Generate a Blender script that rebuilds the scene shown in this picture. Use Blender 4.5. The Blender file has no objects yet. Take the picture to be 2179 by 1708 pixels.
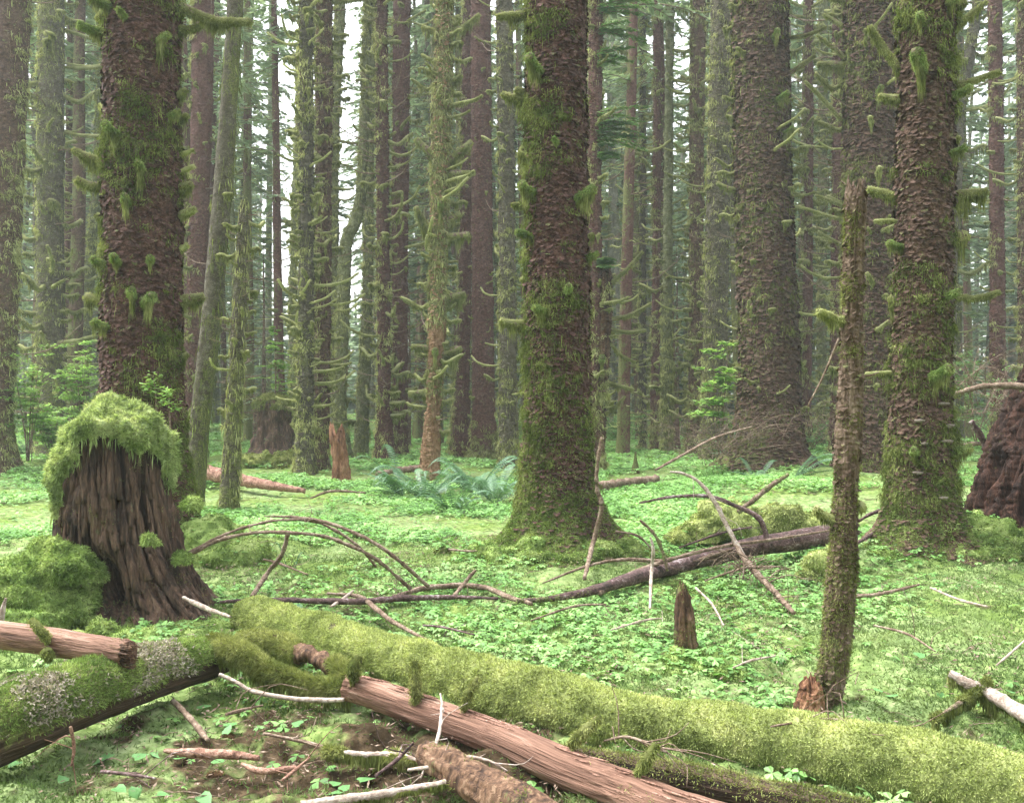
import bpy, math, numpy as np
from math import radians as R_, sin, cos, pi
sc = bpy.context.scene
C = sc.collection

# ------------------------------------------------------------------ camera, world, sun, exposure
F, HX, HY, EYE = 1917.0, 1089.5, 837.0, 1.6      # picture scale (pixels of a 2179 px wide view), horizon row, eye height
cam = bpy.data.cameras.new('camera'); camo = bpy.data.objects.new('camera', cam); C.objects.link(camo)
cam.sensor_width = 36.0; cam.lens = 36.0 * F / 2179.0
cam.shift_y = -(854.0 - HY) / 2179.0
cam.clip_end = 600; cam.clip_start = .05
camo.location = (0, 0, EYE); camo.rotation_euler = (pi/2, 0, 0)
sc.camera = camo

SUN_EL, SUN_AZ = R_(64), R_(-68)                  # azimuth measured from +Y (into the picture) towards +X
world = bpy.data.worlds.new('World'); sc.world = world; world.use_nodes = True
wn = world.node_tree.nodes; wl = world.node_tree.links
bg = wn['Background']
sky = wn.new('ShaderNodeTexSky'); sky.sky_type = 'NISHITA'; sky.sun_disc = False
sky.sun_elevation = SUN_EL; sky.sun_rotation = SUN_AZ; sky.dust_density = 3.0; sky.air_density = 1.2
hs = wn.new('ShaderNodeHueSaturation'); hs.inputs['Saturation'].default_value = 0.22; hs.inputs['Value'].default_value = 1.0
wl.new(sky.outputs[0], hs.inputs['Color']); wl.new(hs.outputs[0], bg.inputs['Color'])
bg.inputs['Strength'].default_value = 0.15
sl = bpy.data.lights.new('sun', 'SUN'); sl.energy = 1.5; sl.angle = R_(35); sl.color = (1.0, .99, .96)
slo = bpy.data.objects.new('sun', sl); C.objects.link(slo); slo.rotation_euler = (pi/2 - SUN_EL, 0, -SUN_AZ + pi)
slo.location = (0, 0, 30)
sc.view_settings.view_transform = 'Standard'; sc.view_settings.look = 'None'; sc.view_settings.gamma = 1
sc.view_settings.exposure = 2.2
sc.render.engine = 'CYCLES'
cy = sc.cycles
cy.max_bounces = 6; cy.diffuse_bounces = 3; cy.glossy_bounces = 1; cy.transmission_bounces = 3
cy.transparent_max_bounces = 4; cy.volume_bounces = 0; cy.use_denoising = True; cy.caustics_reflective = False
cy.use_adaptive_sampling = True; cy.adaptive_threshold = 0.02

def P(px, py, d):                                 # picture point at a depth (metres) -> world point
    return np.array([(px - HX) / F * d, d, EYE - (py - HY) / F * d])
def gd(py):                                       # depth at which level ground shows on a picture row
    return EYE * F / (py - HY)

# ------------------------------------------------------------------ noise
def _h(ix, iy, iz, s):
    n = (ix.astype(np.int64)*374761393 + iy.astype(np.int64)*668265263 + iz.astype(np.int64)*2147483647 + s*1274126177) & 0xffffffff
    n = ((n ^ (n >> 13)) * 1274126177) & 0xffffffff
    return ((n ^ (n >> 16)) & 0xffffff) / float(0xffffff)
def vnoise(p, s=0):
    i = np.floor(p); f = p - i; f = f*f*(3-2*f); i = i.astype(np.int64)
    r = 0
    for dx in (0, 1):
        wx = f[:, 0] if dx else 1-f[:, 0]
        for dy in (0, 1):
            wy = f[:, 1] if dy else 1-f[:, 1]
            for dz in (0, 1):
                wz = f[:, 2] if dz else 1-f[:, 2]
                r = r + wx*wy*wz*_h(i[:, 0]+dx, i[:, 1]+dy, i[:, 2]+dz, s)
    return r*2-1
def fbm(p, scale, o=3, s=0):
    p = np.asarray(p, float)/scale; r = 0; a = 1; t = 0
    for k in range(o):
        r = r + a*vnoise(p*(2.03**k)+17.3*k, s+k); t += a; a *= .5
    return r/t
def cells(u, v, nu, s=0):
    iu = np.floor(u).astype(np.int64); iv = np.floor(v).astype(np.int64)
    b1 = np.full(len(u), 9.); b2 = b1.copy(); rn = np.zeros(len(u)); rv = np.zeros(len(u))
    for du in (-1, 0, 1):
        for dv in (-1, 0, 1):
            cu = iu+du; cv = iv+dv; wu = cu % nu; z = np.zeros_like(cu)
            x = cu+.15+.7*_h(wu, cv, z, s)+.5*(cv & 1); y = cv+.15+.7*_h(wu, cv, z+1, s)
            d = (u-x)**2+(v-y)**2
            n = d < b1
            b2 = np.where(n, b1, np.minimum(b2, d)); b1 = np.where(n, d, b1)
            rn = np.where(n, _h(wu, cv, z+2, s), rn); rv = np.where(n, v-y, rv)
    return np.sqrt(b1), np.sqrt(b2), rn, rv

# ------------------------------------------------------------------ mesh helpers
def mesh(name, V, Fs, mats, mi=None, attr=None, smooth=True):
    """V (n,3); Fs list of index arrays (k,3) or (k,4)"""
    me = bpy.data.meshes.new(name)
    V = np.asarray(V, np.float32)
    Fs = [np.asarray(f, np.int32) for f in Fs if len(f)]
    me.vertices.add(len(V)); me.vertices.foreach_set('co', V.ravel())
    loops = np.concatenate([f.ravel() for f in Fs]); tot = np.concatenate([np.full(len(f), f.shape[1], np.int32) for f in Fs])
    me.loops.add(len(loops)); me.loops.foreach_set('vertex_index', loops)
    me.polygons.add(len(tot)); st = np.zeros(len(tot), np.int32); st[1:] = np.cumsum(tot)[:-1]
    me.polygons.foreach_set('loop_start', st)
    if mi is not None: me.polygons.foreach_set('material_index', np.asarray(mi, np.int32))
    me.polygons.foreach_set('use_smooth', np.full(len(tot), smooth))
    for m in (mats if isinstance(mats, (list, tuple)) else [mats]): me.materials.append(m)
    if attr:
        for k, a in attr.items():
            a = np.asarray(a, np.float32)
            if a.ndim == 2: at = me.attributes.new(k, 'FLOAT_VECTOR', 'POINT'); at.data.foreach_set('vector', a.ravel())
            else: at = me.attributes.new(k, 'FLOAT', 'POINT'); at.data.foreach_set('value', a)
    me.update(calc_edges=True)
    return me
def link(name, me, parent=None, loc=None):
    o = bpy.data.objects.new(name, me); C.objects.link(o)
    if parent is not None: o.parent = parent
    if loc is not None: o.location = loc
    return o
def tag(o, label=None, cat=None, group=None, kind=None):
    if label: o['label'] = label
    if cat: o['category'] = cat
    if group: o['group'] = group
    if kind: o['kind'] = kind
    return o
def thing(name, label, cat, loc=(0, 0, 0), group=None):
    o = bpy.data.objects.new(name, None); C.objects.link(o); o.location = loc; o.empty_display_size = .1
    return tag(o, label, cat, group)
class Acc:                                        # collects geometry of one mesh
    def __init__(s): s.V = []; s.F = []; s.M = []; s.n = 0; s.A = []
    def add(s, V, Fs, m=0, a=None):
        V = np.asarray(V, float)
        if not isinstance(Fs, list): Fs = [Fs]
        s.V.append(V)
        s.A.append(np.full(len(V), 0.) if a is None else (np.full(len(V), a) if np.isscalar(a) else a))
        for f in Fs:
            if len(f): s.F.append(np.asarray(f)+s.n); s.M.append(np.full(len(f), m))
        s.n += len(V); return s
    def mesh(s, name, mats, origin=(0, 0, 0), smooth=True):
        return mesh(name, np.concatenate(s.V)-np.asarray(origin), s.F, mats, np.concatenate(s.M), {'moss': np.concatenate(s.A)}, smooth)
def nrm(a):
    return a/np.maximum(np.linalg.norm(a, axis=-1, keepdims=True), 1e-9)
def tris_of(Fs):
    out = []
    for f in Fs:
        f = np.asarray(f)
        if f.shape[1] == 3: out.append(f)
        else: out += [f[:, [0, 1, 2]], f[:, [0, 2, 3]]]
    return np.concatenate(out)
def scatter(V, Fs, n, rng, w=None):
    """n random points on a surface; w(points, normals) gives acceptance 0..1"""
    V = np.asarray(V, float); T = tris_of(Fs); a, b, c = V[T[:, 0]], V[T[:, 1]], V[T[:, 2]]
    N = np.cross(b-a, c-a); A = np.linalg.norm(N, axis=1); N = N/np.maximum(A, 1e-12)[:, None]
    k = rng.choice(len(T), n, p=A/A.sum()); u = rng.random((n, 2)); fl = u.sum(1) > 1; u[fl] = 1-u[fl]
    p = a[k]+u[:, :1]*(b-a)[k]+u[:, 1:]*(c-a)[k]; nn = N[k]
    if w is not None:
        ok = rng.random(n) < w(p, nn); p = p[ok]; nn = nn[ok]
    return p, nn
def blades(p, n, rng, L, W, out=.6, rnd=.6, grav=.3, seg=1):
    """moss leaves, fuzz and hanging strands as thin faces"""
    k = len(p)
    if k == 0: return np.zeros((0, 3)), [np.zeros((0, 3), int)]
    d = nrm(n*out+rng.normal(size=(k, 3))*rnd+np.array([0, 0, -grav]))
    l = (L*rng.uniform(.5, 1.3, k))[:, None] if np.isscalar(L) else np.asarray(L)[:, None]
    s = nrm(np.cross(d, rng.normal(size=(k, 3))))*W*rng.uniform(.6, 1.3, k)[:, None]/2
    q = p-n*.003
    if seg == 1:
        V = np.stack([q-s, q+s, q+d*l], 1).reshape(-1, 3)
        i = np.arange(k)*3
        return V, [np.stack([i, i+1, i+2], 1)]
    m = q+d*l*.5; d2 = nrm(d+np.array([0, 0, -grav*1.2])+rng.normal(size=(k, 3))*.15); t = m+d2*l*.5
    V = np.stack([q-s*.7, q+s*.7, m+s, m-s, t], 1).reshape(-1, 3); i = np.arange(k)*5
    return V, [np.stack([i, i+1, i+2, i+3], 1), np.stack([i+3, i+2, i+4], 1)]
def smoothpath(pts, n):
    pts = np.asarray(pts, float)
    if len(pts) == 2:
        t = np.linspace(0, 1, n)[:, None]; return pts[0]*(1-t)+pts[1]*t
    e = np.vstack([2*pts[0]-pts[1], pts, 2*pts[-1]-pts[-2]]); m = len(pts)-1
    out = []
    for t in np.linspace(0, m-1e-6, n):
        i = int(t); f = t-i; a, b, c, d = e[i:i+4]
        out.append(.5*((2*b)+(c-a)*f+(2*a-5*b+4*c-d)*f*f+(3*b-a-3*c+d)*f**3))
    return np.array(out)
def sweep(pts, rad, n=40, m=12, disp=None, cap=True, sq=1.0):
    """tube along a path; rad interpolated; disp(points, normals, t, th) -> offset"""
    c = smoothpath(pts, n); t = np.linspace(0, 1, n); rad = np.asarray(rad, float)
    r = np.interp(t, np.linspace(0, 1, len(rad)), rad)
    T = nrm(np.gradient(c, axis=0)); up = np.array([0, 0, 1.]) if abs(T[0, 2]) < .9 else np.array([1., 0, 0])
    S = nrm(np.cross(T, up)); U = np.cross(S, T)
    th = np.arange(m)/m*2*pi
    N = (S[:, None, :]*np.cos(th)[None, :, None]+U[:, None, :]*np.sin(th)[None, :, None]*sq)
    V = (c[:, None, :]+N*r[:, None, None]).reshape(-1, 3); NN = nrm(N.reshape(-1, 3))
    if disp is not None:
        V = V+NN*disp(V, NN, np.repeat(t, m), np.tile(th, n))[:, None]
    i = np.arange(n-1)[:, None]*m+np.arange(m)[None, :]; j = np.arange(n-1)[:, None]*m+(np.arange(m)[None, :]+1) % m
    Q = np.stack([i, j, j+m, i+m], -1).reshape(-1, 4)
    Q = Q[:, ::-1]; Fs = [Q]
    if cap:
        V = np.vstack([V, c[0], c[-1]]); a = len(V)-2; k = np.arange(m); kk = (k+1) % m
        Fs.append(np.stack([k, kk, np.full(m, a)], 1)); e = (n-1)*m
        Fs.append(np.stack([e+kk, e+k, np.full(m, a+1)], 1))
    return V, Fs

# ------------------------------------------------------------------ materials
def ramp(nt, fac, stops):
    r = nt.nodes.new('ShaderNodeValToRGB'); e = r.color_ramp.elements
    while len(e) < len(stops): e.new(.5)
    for k, (p, c) in enumerate(stops): e[k].position = p; e[k].color = (*c, 1)
    nt.links.new(fac, r.inputs[0]); return r.outputs[0]
def noise_node(nt, scale, detail=4, stretch=(1, 1, 1), rough=.6, kind='ShaderNodeTexNoise', grain=False):
    tc = nt.nodes.new('ShaderNodeTexCoord')
    if grain: tc = nt.nodes.new('ShaderNodeAttribute'); tc.attribute_name = 'grain'
    mp = nt.nodes.new('ShaderNodeMapping'); mp.inputs['Scale'].default_value = stretch
    n = nt.nodes.new(kind); n.inputs['Scale'].default_value = scale
    if kind == 'ShaderNodeTexNoise': n.inputs['Detail'].default_value = detail; n.inputs['Roughness'].default_value = rough
    nt.links.new(tc.outputs['Vector' if grain else 'Object'], mp.inputs[0]); nt.links.new(mp.outputs[0], n.inputs['Vector'])
    return n.outputs[0]
def mathn(nt, op, a, b):
    m = nt.nodes.new('ShaderNodeMath'); m.operation = op
    for k, x in enumerate((a, b)):
        if isinstance(x, (int, float)): m.inputs[k].default_value = x
        else: nt.links.new(x, m.inputs[k])
    return m.outputs[0]
def mixc(nt, f, a, b, mode='MIX'):
    m = nt.nodes.new('ShaderNodeMix'); m.data_type = 'RGBA'; m.blend_type = mode
    for idx, x in ((0, f), (6, a), (7, b)):
        if isinstance(x, (int, float)): m.inputs[idx].default_value = x
        elif isinstance(x, tuple): m.inputs[idx].default_value = (*x, 1)
        else: nt.links.new(x, m.inputs[idx])
    return m.outputs[2]
def base_mat(name):
    m = bpy.data.materials.new(name); m.use_nodes = True; nt = m.node_tree; nt.nodes.clear()
    out = nt.nodes.new('ShaderNodeOutputMaterial'); return m, nt, out
def vary(nt, col, island=.5, obj=0.0):
    """tint by island / by object"""
    if island:
        g = nt.nodes.new('ShaderNodeNewGeometry'); v = mathn(nt, 'ADD', mathn(nt, 'MULTIPLY', g.outputs['Random Per Island'], island), 1-island/2)
        c = nt.nodes.new('ShaderNodeCombineColor')
        for i in c.inputs: nt.links.new(v, i)
        col = mixc(nt, 1.0, col, c.outputs[0], 'MULTIPLY')
    if obj:
        g = nt.nodes.new('ShaderNodeObjectInfo'); v = mathn(nt, 'ADD', mathn(nt, 'MULTIPLY', g.outputs['Random'], obj), 1-obj/2)
        c = nt.nodes.new('ShaderNodeCombineColor')
        for i in c.inputs: nt.links.new(v, i)
        col = mixc(nt, 1.0, col, c.outputs[0], 'MULTIPLY')
    return col
def leaf_mat(name, stops, scale=3., trans=.35, island=.8, obj=0, gloss=.0):
    m, nt, out = base_mat(name)
    col = vary(nt, ramp(nt, mathn(nt, 'ADD', mathn(nt, 'MULTIPLY', noise_node(nt, scale, 5, rough=.7), 1.5), -.25), stops), island, obj)
    d = nt.nodes.new('ShaderNodeBsdfDiffuse'); t = nt.nodes.new('ShaderNodeBsdfTranslucent'); x = nt.nodes.new('ShaderNodeMixShader')
    nt.links.new(col, d.inputs[0]); nt.links.new(mixc(nt, 1.0, col, (1.0, 1.0, .6), 'MULTIPLY'), t.inputs[0]); x.inputs[0].default_value = trans
    nt.links.new(d.outputs[0], x.inputs[1]); nt.links.new(t.outputs[0], x.inputs[2]); res = x.outputs[0]
    if gloss:
        g = nt.nodes.new('ShaderNodeBsdfGlossy'); g.inputs['Roughness'].default_value = .45; g.inputs[0].default_value = (.9, .95, 1, 1)
        y = nt.nodes.new('ShaderNodeMixShader'); y.inputs[0].default_value = gloss
        nt.links.new(res, y.inputs[1]); nt.links.new(g.outputs[0], y.inputs[2]); res = y.outputs[0]
    nt.links.new(res, out.inputs[0]); return m
MOSS = [(.2, (.045, .055, .018)), (.5, (.12, .13, .045)), (.8, (.25, .25, .10))]
def bark_mat(name, stops, moss=MOSS, scale=9., stretch=(1, 1, 1.3), bump=.6, bscale=60., rough=.85, obj=0.0, mossbias=0.0, spec=.25, grain=False):
    m, nt, out = base_mat(name)
    n1 = noise_node(nt, scale, 6, stretch, .7, grain=grain); n2 = noise_node(nt, bscale, 4, stretch, .65, grain=grain)
    col = ramp(nt, mathn(nt, 'ADD', mathn(nt, 'MULTIPLY', mathn(nt, 'ADD', mathn(nt, 'MULTIPLY', n1, .55), mathn(nt, 'MULTIPLY', n2, .45)), 1.9), -.45), stops)
    at = nt.nodes.new('ShaderNodeAttribute'); at.attribute_name = 'moss'
    n3 = noise_node(nt, 22., 5, (1, 1, .7), .7)
    f = mathn(nt, 'ADD', at.outputs['Fac'], mathn(nt, 'MULTIPLY', mathn(nt, 'SUBTRACT', n3, .5), 1.6))
    f = mathn(nt, 'ADD', f, mossbias)
    mr = nt.nodes.new('ShaderNodeMapRange'); mr.inputs[1].default_value = .42; mr.inputs[2].default_value = .62; nt.links.new(f, mr.inputs[0])
    mc = ramp(nt, mathn(nt, 'ADD', mathn(nt, 'MULTIPLY', n2, 1.6), -.3), moss)
    col = mixc(nt, mr.outputs[0], col, mc)
    col = vary(nt, col, 0, obj)
    b = nt.nodes.new('ShaderNodeBump'); b.inputs['Strength'].default_value = bump; b.inputs['Distance'].default_value = .02
    nt.links.new(n2, b.inputs['Height'])
    p = nt.nodes.new('ShaderNodeBsdfPrincipled'); p.inputs['Roughness'].default_value = rough; p.inputs['Specular IOR Level'].default_value = spec
    nt.links.new(col, p.inputs['Base Color']); nt.links.new(b.outputs[0], p.inputs['Normal']); nt.links.new(p.outputs[0], out.inputs[0])
    return m
M = {}
M['spruce'] = bark_mat('spruce_bark', [(.2, (.015, .008, .006)), (.45, (.060, .029, .022)), (.62, (.125, .064, .050)), (.85, (.25, .165, .14))], scale=14)
M['spruce_brown'] = bark_mat('spruce_brown_bark', [(.2, (.018, .011, .008)), (.45, (.072, .041, .028)), (.62, (.14, .085, .060)), (.85, (.27, .19, .15))], scale=14)
M['hemlock'] = bark_mat('hemlock_bark', [(.2, (.026, .022, .014)), (.45, (.075, .062, .040)), (.65, (.14, .125, .09)), (.85, (.30, .29, .25))], scale=10, obj=.3)
M['alder'] = bark_mat('alder_bark', [(.2, (.06, .065, .03)), (.5, (.15, .16, .075)), (.68, (.24, .25, .14)), (.85, (.38, .38, .28))], scale=6, bscale=30, obj=.2)
M['red_tree'] = bark_mat('red_spruce_bark', [(.2, (.024, .011, .009)), (.45, (.085, .040, .032)), (.62, (.15, .077, .062)), (.85, (.27, .18, .15))], scale=18, obj=.3)
M['rot'] = bark_mat('rotten_wood', [(.3, (.02, .012, .008)), (.45, (.075, .042, .026)), (.58, (.15, .085, .05)), (.75, (.30, .20, .13))], scale=7, stretch=(1, 1, .12), bump=.9, bscale=45)
M['haze_bark'] = bark_mat('haze_pale_bark', [(.2, (.10, .095, .07)), (.5, (.21, .20, .15)), (.8, (.36, .35, .28))], scale=4, bscale=20, obj=.5)  # haze and canopy-gap light on distant trunks put into a paler bark colour
M['foot_rot'] = bark_mat('orange_rotten_foot', [(.2, (.05, .025, .012)), (.5, (.22, .125, .065)), (.8, (.42, .29, .18))], scale=8, stretch=(1, 1, .2), bump=.9)
M['snag'] = bark_mat('grey_snag_wood', [(.2, (.02, .012, .008)), (.42, (.085, .055, .036)), (.62, (.18, .125, .09)), (.85, (.34, .26, .20))], scale=8, stretch=(1, 1, .18), bump=.9, bscale=50)
M['redlog'] = bark_mat('red_log_wood', [(.15, (.03, .014, .008)), (.4, (.13, .066, .042)), (.6, (.26, .145, .10)), (.85, (.46, .33, .25))], scale=11, bump=1.0, bscale=70, spec=.35, stretch=(1, 1, 1), grain=True)
M['darklog'] = bark_mat('dark_log_wood', [(.3, (.02, .012, .010)), (.45, (.065, .035, .03)), (.6, (.13, .075, .07)), (.8, (.42, .36, .36))], scale=6, bump=.6, bscale=40, spec=.5)
M['twig'] = bark_mat('dead_twig', [(.3, (.07, .045, .03)), (.5, (.17, .115, .08)), (.7, (.33, .26, .20))], scale=12, bump=.3)
M['pale'] = bark_mat('bleached_wood', [(.2, (.15, .11, .08)), (.45, (.34, .26, .21)), (.7, (.56, .48, .42))], scale=16, bump=.5)
M['moss'] = leaf_mat('moss', [(.3, (.12, .15, .045)), (.5, (.22, .25, .08)), (.7, (.36, .38, .15))], 4., .3, .9)
M['moss_yellow'] = leaf_mat('log_moss', [(.2, (.19, .235, .078)), (.5, (.36, .415, .155)), (.8, (.57, .60, .27))], 5., .3, 1.0)
M['moss_green'] = leaf_mat('feather_moss', [(.25, (.11, .18, .05)), (.5, (.24, .33, .10)), (.75, (.42, .50, .20))], 5., .3, 1.0)
M['moss_skirt'] = leaf_mat('skirt_moss', [(.2, (.09, .11, .035)), (.5, (.21, .235, .08)), (.8, (.38, .39, .17))], 5., .35, .9)
M['moss_dark'] = leaf_mat('trunk_moss', [(.25, (.06, .085, .025)), (.5, (.14, .175, .05)), (.75, (.29, .32, .11))], 4., .25, 1.0)
M['moss_hang'] = leaf_mat('hanging_moss', [(.2, (.20, .22, .085)), (.5, (.38, .40, .17)), (.8, (.58, .58, .32))], 5., .35, obj=.3)
M['oxalis'] = leaf_mat('sorrel_leaf', [(.25, (.11, .24, .055)), (.5, (.21, .40, .115)), (.75, (.36, .55, .20))], 1.2, .3, .9, gloss=.02)
M['heart'] = leaf_mat('heart_leaf', [(.3, (.13, .30, .10)), (.7, (.22, .42, .16))], 2., .3, .3, gloss=.015)
M['fern'] = leaf_mat('fern_leaf', [(.25, (.045, .11, .05)), (.5, (.09, .19, .085)), (.8, (.19, .32, .17))], 3., .25, .6, gloss=.04)
M['shrub'] = leaf_mat('shrub_leaf', [(.3, (.20, .36, .10)), (.5, (.33, .52, .16)), (.7, (.50, .68, .28))], 2., .5, .6, gloss=.02)
M['needle'] = leaf_mat('haze_pale_needles', [(.2, (.18, .25, .17)), (.5, (.32, .41, .29)), (.8, (.48, .57, .44))], 1.2, .3, .5, obj=.4)  # lightened so the colour itself carries haze and light on far crowns
M['needle_light'] = leaf_mat('young_needles', [(.3, (.10, .20, .08)), (.7, (.22, .36, .15))], 1.2, .35, .5)
M['lichen'] = leaf_mat('pale_lichen', [(.3, (.24, .21, .15)), (.6, (.42, .37, .31)), (.8, (.55, .48, .43))], 30., .2, .9)
M['cone'] = bark_mat('cone_scales', [(.3, (.08, .045, .02)), (.6, (.25, .14, .07)), (.8, (.4, .25, .14))], scale=40)
M['fungus'] = bark_mat('bracket_fungus', [(.3, (.12, .09, .07)), (.7, (.32, .27, .22))], scale=20)
M['moss_bark'] = bark_mat('moss_buried_bark', [(.3, (.03, .025, .012)), (.7, (.12, .10, .05))], mossbias=.4)
M['redlog_small'] = bark_mat('red_sliver_wood', [(.28, (.06, .03, .02)), (.45, (.22, .115, .08)), (.6, (.36, .21, .155)), (.8, (.52, .38, .30))], scale=12, bump=.7, bscale=60)
M['darkwood'] = bark_mat('wet_dark_wood', [(.3, (.012, .008, .005)), (.5, (.045, .028, .018)), (.7, (.10, .065, .045))], scale=14, stretch=(1, 1, 1), bscale=60, bump=.8, grain=True)
M['redrot'] = bark_mat('torn_red_wood', [(.3, (.05, .02, .012)), (.5, (.20, .095, .05)), (.7, (.36, .20, .12))], scale=8, stretch=(1, 1, .15), bump=.9)
M['darkrot'] = bark_mat('dark_ridged_wood', [(.3, (.006, .003, .002)), (.5, (.030, .013, .008)), (.8, (.11, .05, .032))], scale=8, stretch=(1, 1, .2), bump=.9)
def ground_mat():
    m, nt, out = base_mat('forest_floor')
    a = noise_node(nt, .9, 5, rough=.65); b = noise_node(nt, 14., 5, rough=.7); c = noise_node(nt, 3.1, 4, rough=.6)
    green = ramp(nt, b, [(.3, (.05, .08, .02)), (.5, (.13, .19, .05)), (.7, (.25, .31, .10))])
    yel = ramp(nt, b, [(.3, (.08, .115, .04)), (.5, (.18, .245, .10)), (.7, (.35, .41, .20))])
    brn = ramp(nt, b, [(.3, (.016, .012, .007)), (.5, (.05, .036, .022)), (.7, (.14, .10, .06))])
    at = nt.nodes.new('ShaderNodeAttribute'); at.attribute_name = 'moss'
    f1 = nt.nodes.new('ShaderNodeMapRange'); f1.inputs[1].default_value = .42; f1.inputs[2].default_value = .62; nt.links.new(a, f1.inputs[0])
    s = mathn(nt, 'ADD', c, at.outputs['Fac'])
    f2 = nt.nodes.new('ShaderNodeMapRange'); f2.inputs[1].default_value = .60; f2.inputs[2].default_value = .70; nt.links.new(s, f2.inputs[0])
    col = mixc(nt, f2.outputs[0], mixc(nt, f1.outputs[0], green, yel), brn)
    bp = nt.nodes.new('ShaderNodeBump'); bp.inputs['Strength'].default_value = .8; bp.inputs['Distance'].default_value = .02; nt.links.new(b, bp.inputs['Height'])
    d = nt.nodes.new('ShaderNodeBsdfDiffuse'); nt.links.new(col, d.inputs[0]); nt.links.new(bp.outputs[0], d.inputs['Normal'])
    nt.links.new(d.outputs[0], out.inputs[0]); return m
M['ground'] = ground_mat()

# ------------------------------------------------------------------ ground
mounds = []                                       # (x, y, rx, ry, h)
def mound(px, py, r, h, ry=None):
    d = gd(py); mounds.append(((px-HX)/F*d, d, r, ry or r, h))
mound(1190, 1185, .75, .12); mound(300, 1175, .95, .26); mound(1965, 1215, .85, .20); mound(2110, 1200, .6, .16)
mound(480, 1180, .5, .10); mound(1630, 1015, 1.6, .3); mound(1850, 1030, 1.3, .2); mound(1500, 1445, .22, .10)
mound(560, 985, 1.5, .25); mound(180, 1300, .8, .10); mound(1600, 1060, 1.5, .18); mound(2000, 1080, 2., .25)
mound(60, 1010, 1.5, .3); mound(1760, 1225, .35, .12); mound(1210, 1215, .9, .08); mound(2150, 1320, .8, .12)
def ground_z(x, y):
    x = np.atleast_1d(np.asarray(x, float)); y = np.atleast_1d(np.asarray(y, float))
    p = np.stack([x, y, np.zeros_like(x)], 1)
    far = np.clip((y-14)/30, 0, 1)
    z = fbm(p, 1.7, 3, 5)*.055+fbm(p, 9., 2, 9)*.35*far
    for (mx, my, rx, ry, h) in mounds:
        z = z+h*np.exp(-((x-mx)/rx)**2-((y-my)/ry)**2)
    return z
def gz(x, y): return float(ground_z(x, y)[0])
def build_ground():
    nr, nc = 620, 560
    yy = np.concatenate([np.linspace(-25, 2.2, 14)[:-1], 2.2*np.exp(np.linspace(0, math.log(150/2.2), nr-13))])
    w = np.where(yy < 2.2, 40+0*yy, 3.0+1.05*np.maximum(yy, 0)); w[:13] = np.linspace(60, 5.5, 14)[:-1]
    u = np.linspace(-1, 1, nc); X = (w[:, None]*(u*.75+.25*u**3)[None, :]); Y = np.repeat(yy[:, None], nc, 1)
    x = X.ravel(); y = Y.ravel(); z = ground_z(x, y)
    p = np.stack([x, y, z], 1); near = np.clip(1-(y-4)/14, .15, 1)
    z = z+(np.abs(fbm(p, .34, 3, 30))*.15+fbm(p, .06, 2, 31)*.02)*near
    V = np.stack([x, y, z], 1); i = np.arange(nr-1)[:, None]*nc+np.arange(nc-1)[None, :]
    Q = np.stack([i, i+1, i+nc+1, i+nc], -1).reshape(-1, 4)
    # bare leaf-litter under the logs in front; its brown also paints in their shade
    a = .22*np.exp(-((x+.75)/1.2)**2-((y-3.9)/.75)**2)+.22*np.exp(-((x-.0)/.8)**2-((y-3.6)/.35)**2)
    a = a+.10*np.exp(-((x+1.2)/1.)**2-((y-7.0)/.5)**2)+.12*np.exp(-((x-4.3)/1.2)**2-((y-9.)/1.2)**2)
    me = mesh('ground', V, [Q], M['ground'], attr={'moss': a}); tag(link('ground', me), kind='structure')
    return V, Q, a
GV, GQ, GA = build_ground()

def in_view(x, y, pad=1.0): return np.abs(x) < .575*y+pad
rng = np.random.default_rng(7)
def build_ground_moss():
    A = Acc()
    T = GQ[(GV[GQ[:, 0], 1] > 3.0) & (GV[GQ[:, 0], 1] < 10) & in_view(GV[GQ[:, 0], 0], GV[GQ[:, 0], 1], .5)]
    def acc(p, n):
        k = fbm(p, .35, 2, 77)-.9*np.exp(-((p[:, 0]+.75)/1.2)**2-((p[:, 1]-3.9)/.7)**2); return np.clip((1.25-(p[:, 1]-3)/6.5)*np.clip(.8+k*1.3, .12, 1), 0, 1)
    p, n = scatter(GV, [T], 620000, rng, acc)
    A.add(*blades(p, n, rng, .030, .0085, .55, .8, -.1))
    o = link('moss_carpet', A.mesh('moss_carpet', M['ground_moss'])); tag(o, 'yellow green moss carpet between the sorrel leaves', 'moss', kind='stuff')
M['ground_moss'] = leaf_mat('ground_moss', [(.2, (.06, .10, .03)), (.5, (.15, .225, .08)), (.75, (.28, .34, .14)), (.95, (.38, .35, .17))], 1.1, .3)
build_ground_moss()

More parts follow.
